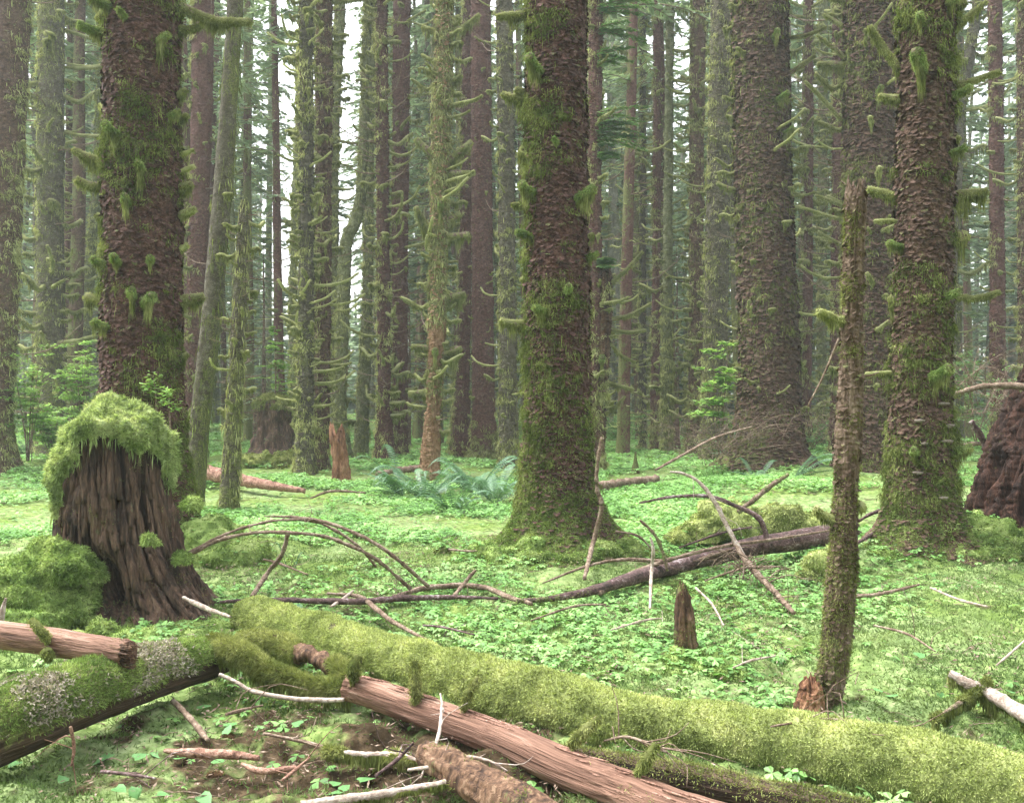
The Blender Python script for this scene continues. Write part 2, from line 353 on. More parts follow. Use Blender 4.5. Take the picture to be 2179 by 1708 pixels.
def build_sorrel():
    L = np.array([(0, 0, 0), (-.42, .5, -.04), (-.34, .9, -.12), (0, .78, .02), (.34, .9, -.12), (.42, .5, -.04)])
    T = np.array([(0, 2, 1), (0, 3, 2), (0, 4, 3), (0, 5, 4)])
    A = Acc()
    def patch(n, y0, y1, size, mult, stems):
        y = np.sqrt(rng.uniform(y0*y0, y1*y1, n)); x = rng.uniform(-1, 1, n)*(.6*y+.8)
        p = np.stack([x, y, 0*x], 1)
        den = fbm(p, 1.1, 3, 61)*2.9+.24+.35*np.exp(-((y-7.2)/2.2)**2)+.25*np.clip((y-9)/4, 0, 1)
        den = np.where((y < 4.9) & (x < 1.0), den-.75, den); den = np.where((y < 5.2) & (x > .6), den-.55, den)
        ok = rng.random(n) < np.clip(den, .03, 1)*mult; x, y = x[ok], y[ok]; k = len(x)
        h = rng.uniform(.03, .11, k)*np.minimum(1, .6+.02*y); z = ground_z(x, y)+h+.01
        s = size*rng.uniform(.4, 1.4, k)
        tilt = rng.normal(size=(k, 2))*.22; a0 = rng.uniform(0, 2*pi, k)
        for j in range(3):
            a = a0+j*2.0944+rng.normal(size=k)*.12
            ca, sa = np.cos(a)[:, None], np.sin(a)[:, None]
            droop = rng.uniform(-.02, .35, k)[:, None]
            lx = L[None, :, 0]*s[:, None]; ly = L[None, :, 1]*s[:, None]; lz = L[None, :, 2]*s[:, None]-ly*droop
            X = ca*lx-sa*ly; Y = sa*lx+ca*ly; Z = lz+X*tilt[:, :1]+Y*tilt[:, 1:]
            V = np.stack([x[:, None]+X, y[:, None]+Y, z[:, None]+Z], -1).reshape(-1, 3)
            A.add(V, (T[None]+np.arange(k)[:, None, None]*6).reshape(-1, 3))
        if stems:
            q = np.stack([x, y, z], 1); b = q+np.stack([rng.normal(size=k)*.015, rng.normal(size=k)*.015, -h-.02], 1); w = np.array([.0015, 0, 0])
            A.add(np.stack([q, b-w, b+w], 1).reshape(-1, 3), (np.arange(k*3)).reshape(-1, 3), 1)
    patch(26000, 3.3, 9.0, .034, 1.0, True)
    patch(90000, 9.0, 17, .042, .9, False)
    patch(90000, 17, 34, .065, .8, False)
    patch(40000, 34, 60, .11, .8, False)
    o = link('wood_sorrel', A.mesh('wood_sorrel', [M['oxalis'], M['moss_dark']], smooth=False)); tag(o, 'three leaved wood sorrel covering the forest floor', 'ground cover', kind='stuff')
build_sorrel()

# ------------------------------------------------------------------ trunks
def trunk_geo(axis, m, dz, seed, flare=.5, fh=.25, lobes=5, plate=.05, amp=.012, mossf=None, lump=.02, lob_amp=.35, zmin=None):
    """axis: rows (x, y, z, r) from base to top"""
    ax = np.asarray(axis, float); z0, z1 = ax[0, 2], ax[-1, 2]
    n = max(8, int((z1-z0)/dz)); z = np.linspace(z0, z1, n)
    cx, cyy, r = (np.interp(z, ax[:, 2], ax[:, k]) for k in (0, 1, 3))
    th = np.arange(m)/m*2*pi
    Z = np.repeat(z, m); TH = np.tile(th, n); RR = np.repeat(r, m)
    e = np.exp(-np.maximum(Z-z0, 0)/fh)
    rs = np.random.default_rng(seed); ph = rs.uniform(0, 6.28, 3)
    lob = (np.cos(lobes*TH+ph[0])+.6*np.cos((lobes-2)*TH+ph[1]))*lob_amp
    rad = RR*(1+flare*e*(1+lob))
    u = np.stack([np.cos(TH)*RR, np.sin(TH)*RR, Z], 1)
    rad = rad+fbm(u, .35, 3, seed)*lump*(1+2*e)
    rm = r.mean(); nu = max(6, int(2*pi*rm/plate)); wob = fbm(u, .12, 2, seed+3)*.5
    f1, f2, rn, rv = cells(TH/(2*pi)*nu+wob, Z/(plate*.75)+wob*1.3, nu, seed+5)
    rad = rad+amp*(.55*rn-.55*np.clip(rv, -.8, .8)-.5*np.clip(1-(f2-f1)*4, 0, 1))+fbm(u, .03, 2, seed+8)*amp*.35
    V = np.stack([np.repeat(cx, m)+rad*np.cos(TH), np.repeat(cyy, m)+rad*np.sin(TH), Z], 1)
    i = np.arange(n-1)[:, None]*m+np.arange(m)[None, :]; j = np.arange(n-1)[:, None]*m+(np.arange(m)[None, :]+1) % m
    Q = np.stack([i, j, j+m, i+m], -1).reshape(-1, 4)
    ms = mossf(V, TH, Z-z0) if mossf is not None else np.zeros(len(V))
    ms = ms+.25*(rv > .25)*rn
    return V, Q, ms
def axis_px(pts, d, zb=None, ztop=None):
    """pts: (px, py, halfwidth_px) from base up; extended above the frame"""
    out = []
    for (x, y, h) in pts:
        p = P(x, y, d); out.append([p[0], p[1], p[2], h/F*d])
    out = np.array(out)
    if zb is not None:
        if zb < out[0, 2]: out = np.vstack([[out[0, 0], out[0, 1], zb, out[0, 3]], out])
        else: out[0, 2] = zb
    if ztop is not None and ztop > out[-1, 2]:
        a, b = out[-2], out[-1]; k = (ztop-b[2])/max(b[2]-a[2], 1e-3)
        q = b+(b-a)*k; q[3] = max(b[3]*.75, .03); q[2] = ztop; out = np.vstack([out, q])
    return out
def moss_fn(base=.0, lowz=.7, low=.5, left=.15, patch=.5, scale=.5, seed=1):
    def f(V, TH, h):
        side = np.clip(-np.cos(TH), -1, 1)
        return base+low*np.exp(-h/lowz)+left*side+patch*fbm(V, scale, 3, seed)
    return f
def twig_geo(pts, r0, r1, n=10, m=6, rough=.15, seed=0):
    rs = np.random.default_rng(seed+991)
    return sweep(pts, [r0, (r0+r1)/2, r1], n, m, lambda V, N, t, th: rs.normal(size=len(V))*((r0+r1)/2)*rough*.5)
def mossy_branch(pts, r0, r1, rs, hang=.1, dens=1.0, fuzz=.016, bare=0.0, n=14, hw=.006, hn=2000):
    """wood+sleeve mesh, and the hanging moss below it (origin-free)"""
    pts = np.asarray(pts, float); c = smoothpath(pts, 30); ln = np.linalg.norm(np.diff(c, axis=0), axis=1).sum()
    B = Acc()
    mw = .0 if bare > .5 else .007
    V, Fs = sweep(pts, [r0, (r0*.7+r1*.3), r1], n, 8, lambda V, N, t, th: rs.normal(size=len(V))*r0*.15)
    B.add(V, Fs, 0, .1)
    if bare < .9:
        rr = lambda t: (r0*(1-t)+r1*t)
        V2, F2 = sweep(pts if bare == 0 else c[:max(4, int(30*(1-bare)))], [r0+mw*.6, (r0+r1)/2+mw*1.4, r1+mw], n, 9, lambda V, N, t, th: fbm(V, .035, 2, int(rs.integers(999)))*mw*1.2)
        B.add(V2, F2, 1)
        k = int(2600*dens*ln*(r0+.03)/.05)
        p, nn = scatter(V2, F2, k, rs); B.add(*blades(p, nn, rs, fuzz*1.35, .005, .45, .45, .8), 1)
    H = Acc(); k = int(hn*dens*ln*(1-bare)); t = rs.random(k)
    if hang > 0 and k > 0:
        t = t*(1-bare); p = np.stack([np.interp(t*29, np.arange(30), c[:, i]) for i in range(3)], 1)
        env = (.25+.75*np.abs(fbm(np.stack([t*ln, 0*t, 0*t], 1), .07, 2, int(rs.integers(999))))*1.8)
        tipw = .5+.5*np.sin(np.clip(t, 0, 1)*pi*.9+.3)
        l = hang*env*tipw*rs.uniform(.3, 1.1, k)
        off = rs.normal(size=(k, 3))*np.array([.012, .012, .004])*(1+r0*20); p = p+off+np.array([0, 0, -r1*.5]); l = l*(.12+np.exp(-(np.hypot(off[:, 0], off[:, 1])/(.013*(1+r0*20)))**2))
        nn = np.zeros((k, 3)); nn[:, 2] = -1
        H.add(*blades(p, nn, rs, l, hw, .9, .10, .3, 2))
    return B, H
# pool of ready branches (unit frame: grow along +X), used for trees of the middle distance
def pool_meshes(dens, tagname, kinds, seed):
    rs = np.random.default_rng(seed); out = []
    for k in range(kinds):
        L = [.20, .28, .42, .55, .16, .34, .7, .24][k % 8]; tip = [.12, .0, .2, .12, -.12, -.1, .3, .3][k % 8]*L
        r0 = [.022, .020, .022, .016, .026, .02, .013, .02][k % 8]; hang = [.16, .18, .17, .08, .20, .22, .04, .12][k % 8]
        pts = [(0, 0, 0), (L*.4, rs.normal()*.03, -.03*(k % 3)), (L*.75, rs.normal()*.04, tip*.35), (L, rs.normal()*.05, tip)]
        B, H = mossy_branch(pts, r0, r0*.6, rs, hang, dens, .022, 0, 10, .010 if dens > .3 else .018, 3600)
        out.append((B.mesh('mossy_branch_'+tagname, [M['twig'], M['moss_hang']]), H.mesh('hanging_moss_'+tagname, M['moss_skirt'])))
    for k in range(3):                            # bare thin snags
        L = [.5, .9, .3][k]; tip = [.15, .45, -.03][k]
        pts = [(0, 0, 0), (L*.5, .04, tip*.2), (L, -.03, tip)]
        B = Acc(); B.add(*twig_geo(pts, .011, .004, 8, 5, .2, k), 0, .25)
        for q in range(3):
            b = np.array(pts[1])*(.6+.4*q); e = b+np.array([.12, rs.choice([-1, 1])*.12, .06]); B.add(*twig_geo([b, e], .005, .002, 4, 4, .1, q), 0, .2)
        out.append((B.mesh('bare_branch_'+tagname, [M['twig']]), None))
    return out
POOL = pool_meshes(.55, 'mid', 8, 3)
POOLF = pool_meshes(.16, 'far', 8, 4)

def put_branches(parent, ax, n, rs, pool, zlo, zhi, smin=.6, smax=1.3, bare=.25, part_hang=True, long=0):
    loc = parent.location
    n = int(n*2.7)
    for k in range(n):
        z = zlo+(zhi-zlo)*(k+rs.random())/n
        x, y, r = (float(np.interp(z, ax[:, 2], ax[:, i])) for i in (0, 1, 3))
        a = rs.uniform(0, 2*pi); b = rs.integers(8) if rs.random() > bare else 8+rs.integers(3)
        bm, hm = pool[int(b)]
        o = link('branch', bm, parent); o.location = (x+r*.9*cos(a)-loc[0], y+r*.9*sin(a)-loc[1], z-loc[2])
        s = rs.uniform(smin, smax)*1.15; o.scale = (s, s, s); o.rotation_euler = (0, 0, a)
        if hm is not None and part_hang:
            h = link('hanging_moss', hm, o)

def add_flakes(A, V, Q, ax, n, rs, size=.035, zt=9, m=0):
    sel = (V[Q[:, 0], 2] < zt) & (V[Q[:, 0], 1] < ax[0, 1]+.1); Qs = Q[sel]; k = rs.choice(len(Qs), n)
    a, b, c = V[Qs[k, 0]], V[Qs[k, 1]], V[Qs[k, 3]]; nn = nrm(np.cross(b-a, c-a)); T = nrm(np.cross(np.array([0, 0, 1.]), nn))
    up = np.cross(nn, T); s = size*rs.uniform(.4, 1.25, n)[:, None]; lift = rs.uniform(.12, .55, n)[:, None]; sk = rs.uniform(-.3, .3, n)[:, None]
    p = a
    v0 = p-T*s*.45+up*s*.45-nn*.004; v1 = p+T*s*.45+up*s*(.45+sk*.3)-nn*.004
    v2 = p+T*s*.62+nn*s*lift*.8+up*s*sk*.3; v3 = p-T*s*.62+nn*s*lift*.6; v4 = p+T*s*.1-up*s*.38+nn*s*lift*1.15; 
    W = np.stack([v0, v1, v2, v4, v3], 1).reshape(-1, 3); i = np.arange(n)*5
    A.add(W, [np.stack([i, i+1, i+2, i+4], 1)[:, ::-1], np.stack([i+2, i+3, i+4], 1)[:, ::-1]], m, rs.uniform(-.2, .55, n).repeat(5))
def clumps(A, V, Qs, w, n, per, rs, R, L, W):
    k = rs.choice(len(Qs), n, p=w/w.sum()); c = V[Qs[k, 0]]; nn = nrm(np.cross(V[Qs[k, 1]]-c, V[Qs[k, 3]]-c)); s = rs.uniform(.4, 1.4, n)
    c = np.repeat(c, per, 0); nn = np.repeat(nn, per, 0); s = np.repeat(s, per)[:, None]; o = rs.normal(size=(n*per, 3))*R*s*np.array([1, 1, .7]); o -= nn*(o*nn).sum(1)[:, None]*.7
    A.add(*blades(c+o+nn*.01, nn, rs, L*s[:, 0]*rs.uniform(.5, 1.4, n*per), W, .45, .5, 1.0, 2))
def tree(name, label, cat, pts, d, kind='mid', mat='hemlock', seed=1, m=64, dz=.03, ztop=14., flare=.35, fh=.2, moss=None, plate=.05, amp=.018,
         nbr=24, bare=.25, smin=.6, smax=1.3, fuzz=4000, fz_mat='moss_hang', zbr=None, lobes=5, lump=.03, crown=False, lob_amp=.35, fl=.03, group=None, nflake=3000, ncl=130, fsz=.05):
    zb = gz(P(pts[0][0], pts[0][1], d)[0], d)-.12
    ax = axis_px(pts, d, zb, ztop); loc = (ax[0, 0], ax[0, 1], zb)
    root = thing(name, label, cat, loc, group)
    rs = np.random.default_rng(seed*7+1)
    mf = moss or moss_fn(seed=seed)
    V, Q, ms = trunk_geo(ax, m, dz, seed, flare, fh, lobes, plate, amp, mf, lump, lob_amp)
    A = Acc(); A.add(V, [Q], 0, ms)
    if nflake: add_flakes(A, V, Q, ax, nflake, rs, fsz, EYE+HY/F*d+.3)
    link('trunk', A.mesh('trunk', M[mat], loc), root)
    zt = EYE+HY/F*d+.3
    if fuzz:
        sel = (V[Q[:, 0], 2] < zt) & (V[Q[:, 0], 1] < ax[0, 1]+.35*np.interp(V[Q[:, 0], 2], ax[:, 2], ax[:, 3]))
        Qs = Q[sel]; mq = ms[Qs].mean(1)
        w = np.clip((mq+.0)*1.5, .004, 1)**1.4
        # weighted scatter through per-face lookup
        T = Qs[:, [0, 1, 2]]; k = rs.choice(len(Qs), fuzz, p=w/w.sum())
        a_, b_, c_ = V[Qs[k, 0]], V[Qs[k, 1]], V[Qs[k, 3]]; u = rs.random((fuzz, 2))
        p = a_+u[:, :1]*(b_-a_)+u[:, 1:]*(c_-a_); nn = nrm(np.cross(b_-a_, c_-a_))
        H = Acc(); H.add(*blades(p, nn, rs, fl, fl*.45, .6, .7, .35)); q = rs.integers(0, fuzz, fuzz//18); H.add(*blades(p[q]+nn[q]*.012, nn[q]*.2+np.array([0, 0, -1.]), rs, .15, .012, 1, .12, .3, 2)); clumps(H, V, Qs, w, ncl, 40, rs, .05, .08, .012)
        link('trunk_moss', H.mesh('trunk_moss', M[fz_mat], loc), root)
    if nbr: put_branches(root, ax, nbr, rs, POOL if d < 19 else POOLF, (zbr or (zb+1.0, zt+.5))[0], (zbr or (0, zt+.5))[1], smin, smax, bare, d < 30)
    return root, ax, rs

# ------------------------------------------------------------------ the three big spruces near the camera
def big_tree(name, label, pts, d, seed, m, dz, spec, mat='spruce', nfuzz=26000, flakes=5200, plate=.055, amp=.016, flare=.45, fh=.28, mf=None, lobes=5, ztop=13, lump=.03, fl=.03, lob_amp=.35, basemoss=0):
    zb = gz(P(pts[0][0], pts[0][1], d)[0], d)-.12
    ax = axis_px(pts, d, zb, ztop); loc = (ax[0, 0], ax[0, 1], zb); root = thing(name, label, 'tree', loc); rs = np.random.default_rng(seed)
    ax2 = ax.copy(); zt = EYE+HY/F*d+.5; ax2[-1] = [np.interp(zt, ax[:, 2], ax[:, 0]), np.interp(zt, ax[:, 2], ax[:, 1]), zt, np.interp(zt, ax[:, 2], ax[:, 3])]
    V, Q, ms = trunk_geo(ax2, m, dz, seed, flare, fh, lobes, plate, amp, mf, lump, lob_amp)
    A = Acc(); A.add(V, [Q], 0, ms); add_flakes(A, V, Q, ax, flakes, rs, .045, zt)
    upper = np.array([ax2[-1], ax[-1]]); V3, Q3, ms3 = trunk_geo(upper, 40, .15, seed, 0, .3, 5, plate, amp, mf, lump)
    A.add(V3, [Q3], 0, ms3)
    link('trunk', A.mesh('trunk', M[mat], loc, True), root)
    sel = (V[Q[:, 0], 1] < ax[0, 1]+.12); Qs = Q[sel]; mq = ms[Qs].mean(1); w = np.clip(mq-.10, .004, .40)
    k = rs.choice(len(Qs), nfuzz, p=w/w.sum()); a_, b_, c_ = V[Qs[k, 0]], V[Qs[k, 1]], V[Qs[k, 3]]; nn = nrm(np.cross(b_-a_, c_-a_))
    p = a_+rs.random((nfuzz, 1))*(b_-a_)+rs.random((nfuzz, 1))*(c_-a_)
    H = Acc(); H.add(*blades(p, nn, rs, fl, fl*.36, .5, .6, .6))
    clumps(H, V, Qs[V[Qs[:, 0], 2] > zb+.5], w[V[Qs[:, 0], 2] > zb+.5], 380, 90, rs, .045, .036, .0055)
    if basemoss:
        hq = V[Qs[:, 0], 2]-zb; w2 = np.exp(-hq/.42)*(.3+np.clip(mq, 0, 1)); k = rs.choice(len(Qs), basemoss, p=w2/w2.sum()); a_, b_, c_ = V[Qs[k, 0]], V[Qs[k, 1]], V[Qs[k, 3]]
        G = Acc(); G.add(*blades(a_+rs.random((basemoss, 1))*(b_-a_), nrm(np.cross(b_-a_, c_-a_)), rs, .032, .009, .6, .7, .3)); link('foot_moss', G.mesh('foot_moss', M['moss_green'], loc), root)
    # long threads of moss hanging down the bark
    k = rs.choice(len(Qs), nfuzz//24, p=w/w.sum()); p = V[Qs[k, 0]]; nn = nrm(np.cross(V[Qs[k, 1]]-p, V[Qs[k, 3]]-p))
    H.add(*blades(p+nn*.01, nn*.15+np.array([0, 0, -1]), rs, .13, .007, 1, .1, .3, 2))
    link('trunk_moss', H.mesh('trunk_moss', M['moss_dark'], loc), root)
    for q, s in enumerate(spec): near_branch(root, loc, ax, d, s, np.random.default_rng(seed*100+q))
    return root, ax, V, Q
def near_branch(root, loc, ax, d, s, rs):
    if s[0] == 'F':
        _, px, py, w, hg = s; p = P(px, py, d); cx, cyy, r = (float(np.interp(p[2], ax[:, 2], ax[:, i])) for i in (0, 1, 3))
        dx = np.clip(p[0]-cx, -r*.93, r*.93); y0 = cyy-math.sqrt(r*r-dx*dx); u = nrm(np.array([dx, y0-cyy, 0])); 
        W = w/F*d; L = min(.3, .06+W*1.4); a = np.array([cx+dx, y0, p[2]-W*.5]); sc_ = (y0)/d
        pts = [a-u*.04, a+u*L*.5+np.array([0, 0, W*.1]), a+u*L+np.array([rs.normal()*.03, 0, W*.45])]
        B, H = mossy_branch(pts, W*.24, W*.30, rs, hg/F*d, 2.2, .022)
    else:
        _, x0, y0, x1, y1, rp, hg, bare = s; a = P(x0, y0, d); b = P(x1, y1, d); L = np.linalg.norm(b-a)
        ty = rs.uniform(-.45, .25)*L; b2 = P(x1, y1, d+ty); a2 = a.copy()
        mid = a2*.5+b2*.5+np.array([0, 0, rs.uniform(-.12, .02)*L]); r = rp/F*d
        B, H = mossy_branch([a2, mid, b2], r, r*.55, rs, hg/F*d, 1.7 if rp > 4 else 1., .02, bare)
    o = link('branch', B.mesh('branch', [M['twig'], M['moss_green'] if s[0] == 'F' else M['moss_hang']], loc), root)
    if H.n: link('hanging_moss', H.mesh('hanging_moss', M['moss_skirt'], loc), o)

spec4 = [('S', 378, 12, 533, 46, 9, 40, 0), ('S', 378, 60, 430, 52, 7, 34, 0), ('S', 228, 20, 205, 40, 8, 40, 0), ('S', 225, 350, 155, 318, 9, 48, 0),
         ('S', 228, 395, 162, 380, 9, 55, 0), ('F', 285, 296, 22, 75), ('F', 330, 370, 17, 55), ('F', 307, 440, 17, 60), ('F', 357, 102, 14, 62), ('F', 300, 62, 13, 30),
         ('S', 258, 652, 182, 628, 10, 70, 0), ('S', 375, 640, 433, 630, 12, 70, 0), ('F', 340, 640, 28, 60), ('F', 318, 628, 20, 55), ('S', 375, 462, 415, 444, 8, 34, 0),
         ('S', 378, 400, 408, 392, 9, 60, 0), ('S', 378, 330, 412, 318, 4, 12, 0), ('S', 378, 368, 414, 352, 4, 14, 0), ('S', 378, 205, 396, 190, 7, 40, 0),
         ('F', 236, 72, 22, 40), ('F', 260, 26, 26, 36), ('F', 262, 690, 16, 50), ('S', 378, 530, 400, 520, 6, 50, 0), ('S', 226, 470, 205, 455, 6, 50, 0), ('F', 372, 250, 14, 60), ('F', 290, 560, 18, 26),
         ('S', 380, 255, 398, 243, 6, 50, 0), ('S', 226, 240, 212, 222, 5, 40, 0), ('F', 345, 560, 15, 40), ('F', 250, 560, 16, 46), ('S', 382, 760, 398, 752, 5, 30, 0)]
mf4 = moss_fn(.10, .8, .45, .02, .75, .5, 41)
big_tree('sitka_spruce', 'massive spruce with shaggy mossy trunk rising behind the moss capped stump', [(318, 1190, 98), (315, 1080, 88), (303, 867, 84), (305, 500, 79), (303, 0, 75)], 8.7, 11, 300, .012, spec4, 'spruce', 30000, 5200, mf=mf4, flare=.6, basemoss=30000)

spec15 = [('F', 1149, 155, 30, 85), ('F', 1136, 405, 24, 55), ('F', 1222, 420, 26, 75), ('S', 1124, 200, 1097, 190, 8, 26, 0), ('S', 1118, 205, 1068, 200, 8, 62, 0),
          ('S', 1120, 322, 1106, 318, 13, 100, 0), ('S', 1116, 32, 1058, 34, 7, 46, 0), ('S', 1120, 688, 1064, 682, 8, 62, 0), ('F', 1158, 660, 15, 50), ('F', 1200, 618, 16, 18),
          ('S', 1122, 437, 1090, 434, 6, 30, 0), ('S', 1250, 505, 1262, 498, 5, 50, 0), ('F', 1180, 318, 9, 20), ('S', 1250, 660, 1262, 650, 4, 50, 0), ('F', 1132, 500, 14, 60), ('F', 1243, 545, 12, 30),
          ('S', 1120, 600, 1110, 590, 5, 60, 0), ('S', 1122, 790, 1112, 780, 4, 44, 0)]
mf15 = moss_fn(.02, 1.0, .62, .16, .55, .42, 42)
root15 = big_tree('sitka_spruce', 'thick brown scaly spruce trunk standing on a green mossy root mound mid clearing', [(1190, 1190, 96), (1190, 1120, 84), (1187, 1030, 73), (1187, 860, 69), (1186, 510, 65), (1182, 0, 62)], 8.7, 12, 260, .011, spec15, 'spruce', 34000, 6000, mf=mf15, flare=1.05, fh=.24, basemoss=60000)

spec25 = [('F', 1941, 148, 38, 90), ('S', 2028, 186, 2128, 152, 6, 26, 0), ('S', 2020, 415, 2100, 405, 9, 90, 0), ('S', 2000, 430, 2030, 424, 15, 70, 0), ('F', 1957, 785, 32, 62),
          ('S', 1918, 420, 1846, 402, 8, 44, 0), ('S', 2024, 628, 2128, 620, 5, 26, 0), ('S', 2018, 66, 2098, 4, 5, 46, 0), ('S', 2030, 505, 2056, 498, 14, 70, 0), ('F', 1982, 628, 16, 26),
          ('F', 2008, 205, 18, 26), ('S', 1916, 150, 1850, 55, 6, 55, 0), ('F', 2004, 945, 20, 44), ('F', 1925, 950, 18, 30), ('S', 2020, 12, 2055, 5, 12, 70, 0), ('S', 1916, 210, 1870, 205, 8, 44, 0),
          ('F', 1905, 520, 16, 60), ('F', 1990, 20, 20, 50), ('F', 1940, 60, 16, 50), ('S', 2022, 300, 2040, 290, 8, 70, 0), ('F', 2000, 330, 14, 50), ('S', 1905, 640, 1892, 630, 5, 90, 0), ('S', 1916, 790, 1842, 795, 3, 26, 0), ('S', 1912, 470, 1860, 470, 3, 10, 0)]
mf25 = moss_fn(.07, .9, .35, -.02, .6, .45, 43)
root25, ax25, _, _ = big_tree('sitka_spruce', 'flaky brown spruce with bracket fungi and flared roots behind the slim dead snag', [(1968, 1222, 92), (1963, 1140, 78), (1960, 1020, 66), (1958, 860, 60), (1965, 500, 56), (1972, 0, 55)], 8.2, 13, 250, .011, spec25, 'spruce_brown', 26000, 6000, mf=mf25, flare=.6, fh=.22, fl=.026, basemoss=22000)
for (px, py, w) in [(1978, 858, 26), (1930, 893, 22), (1993, 903, 20), (1985, 935, 26), (1937, 940, 14), (1925, 1000, 22), (1970, 1050, 20), (1990, 905, 12), (1962, 1185, 22), (2012, 975, 12)]:
    d = 8.2; p = P(px, py, d); cx, cyy, r = (float(np.interp(p[2], ax25[:, 2], ax25[:, i])) for i in (0, 1, 3)); dx = np.clip(p[0]-cx, -r*.9, r*.9)
    r = r*(1.08+.5*math.exp(-p[2]/.3)); y0 = cyy-math.sqrt(max(r*r-dx*dx, .01)); W = w/F*d/2; th = np.linspace(0, 2*pi, 14, endpoint=False)
    V = np.concatenate([np.stack([cx+dx+W*np.cos(th), y0+W*.9*np.sin(th), np.full(14, p[2]+.008)], 1), np.stack([cx+dx+W*np.cos(th)*.8, y0+W*.75*np.sin(th), np.full(14, p[2]-.012)], 1), [[cx+dx, y0, p[2]+.016]], [[cx+dx, y0, p[2]-.014]]])
    k = np.arange(14); kk = (k+1) % 14
    loc = root25.location; link('bracket_fungus', Acc().add(V, [np.stack([k, kk, kk+14, k+14], 1)[:, ::-1], np.stack([k, kk, 0*k+28], 1), np.stack([kk+14, k+14, 0*k+29], 1)]).mesh('bracket_fungus', M['fungus'], loc), root25)

# ------------------------------------------------------------------ trees of the middle distance, each read from the photo
def mid(label, pts, d, mat, seed, **k):
    return tree(k.pop('name', 'mossy_tree'), label, 'tree', pts, d, mat=mat, seed=seed, **k)
mossy = lambda s, b=.5: moss_fn(b, 1., .4, .15, .4, .5, s)
spr = lambda s, b=.05: moss_fn(b, 1., .5, .15, .5, .5, s)
mid('thick smooth brown trunk cut by the picture edge beside the tall mossy tree', [(-18, 1015, 52), (-12, 900, 36), (5, 450, 38), (27, 0, 36)], 16.8, 'spruce_brown', 21, m=110, dz=.018, flare=.6, moss=moss_fn(-.05, .6, .3, -.45, .5, .8, 21), nbr=5, plate=.03, amp=.006, bare=.9)
mid('tall straight tree wholly wrapped in moss beyond the bright young shrubs', [(113, 985, 34), (110, 850, 28), (107, 500, 26), (109, 0, 25)], 20.7, 'hemlock', 22, m=90, dz=.02, moss=mossy(22), nbr=34, smin=.9, smax=1.9, bare=.25, fuzz=9000)
mid('pale leaning mossy trunk glimpsed between two thick trunks', [(170, 930, 13), (185, 650, 11), (202, 450, 9), (215, 200, 8)], 25, 'alder', 23, m=32, dz=.05, moss=mossy(23, .3), nbr=10)
mid('reddish brown trunk partly hidden behind the leaning smooth tree', [(398, 985, 26), (410, 765, 19), (424, 459, 20), (430, 204, 22), (432, 0, 22)], 20, 'red_tree', 24, m=80, dz=.02, moss=spr(24, -.1), nbr=22, amp=.009, fuzz=3000)
mid('slim smooth mossy trunk leaning over toward the top of the picture', [(412, 1080, 21), (425, 900, 20), (452, 663, 21), (478, 357, 19), (498, 51, 16)], 12.6, 'hemlock', 25, m=100, dz=.012, flare=.1, moss=moss_fn(.33, 1.2, .15, -.2, .35, .5, 25), nbr=2, smin=.4, smax=.8, bare=.6, plate=.03, amp=.006, fuzz=9000, fl=.012, zbr=(1.5, 6), ncl=0, nflake=500, fsz=.03, lump=.012, fz_mat='moss_dark')
mid('broken topped slender mossy snag beside the leaning smooth tree', [(487, 1085, 19), (497, 900, 16), (510, 663, 14), (519, 470, 11), (520, 425, 5)], 12.3, 'hemlock', 26, ztop=None, m=90, dz=.012, flare=.25, moss=moss_fn(.36, 1.2, .2, -.1, .35, .5, 26), nbr=16, smin=.35, smax=.8, bare=.5, zbr=(1.3, 4.1), fuzz=8000, fl=.014, name='mossy_snag', ncl=12, nflake=500, fsz=.03, lump=.012)
mid('nearer mossy trunk of the close pair, covered in short stubs', [(648, 1012, 22), (650, 900, 17), (652, 500, 15), (652, 0, 14)], 17.7, 'hemlock', 27, m=80, dz=.016, moss=mossy(27, .32), nbr=60, smin=.4, smax=1.1, bare=.2, fuzz=8000)
mid('darker trunk of the close pair, growing just behind its mossy neighbour', [(680, 1002, 20), (684, 880, 17), (688, 500, 17), (690, 0, 17)], 18.4, 'spruce_brown', 28, m=80, dz=.018, moss=mossy(28, .2), nbr=50, smin=.4, smax=1.2, bare=.2, fuzz=6000)
mid('thin pale trunk leaning against the close pair of mossy trunks', [(632, 960, 9), (622, 650, 8), (634, 330, 8), (645, 0, 7)], 22, 'alder', 29, m=30, dz=.04, moss=mossy(29, .2), nbr=18, smin=.6)
mid('bright lime green trunk curving up beside the close pair', [(722, 960, 11), (712, 660, 11), (708, 357, 11), (722, 51, 10)], 22, 'alder', 30, m=36, dz=.04, moss=mossy(30, .45), nbr=16, smin=.7, smax=1.5)
mid('lime green trunk with a sharp elbow bend halfway up', [(735, 965, 12), (723, 867, 12), (730, 663, 13), (734, 530, 14), (740, 505, 14), (757, 470, 12), (768, 420, 10), (774, 320, 10), (776, 204, 9), (782, 40, 8)], 21.5, 'alder', 31, m=44, dz=.03, moss=mossy(31, .35), nbr=6, bare=.5, smin=.5, smax=.8, fuzz=5000)
mid('smooth grey green trunk standing straight just beyond the elbow bent one', [(768, 955, 15), (775, 800, 12), (783, 600, 10), (786, 330, 9)], 23, 'alder', 32, m=36, dz=.04, moss=mossy(32, .3), nbr=5, bare=.6)
mid('dark scaly trunk with upswept dead branches, nearer of two', [(818, 985, 22), (818, 867, 14), (815, 510, 13), (811, 0, 12)], 21, 'red_tree', 33, m=70, dz=.02, moss=mossy(33, .12), nbr=60, smin=.5, smax=1.5, bare=.45, fuzz=6000)
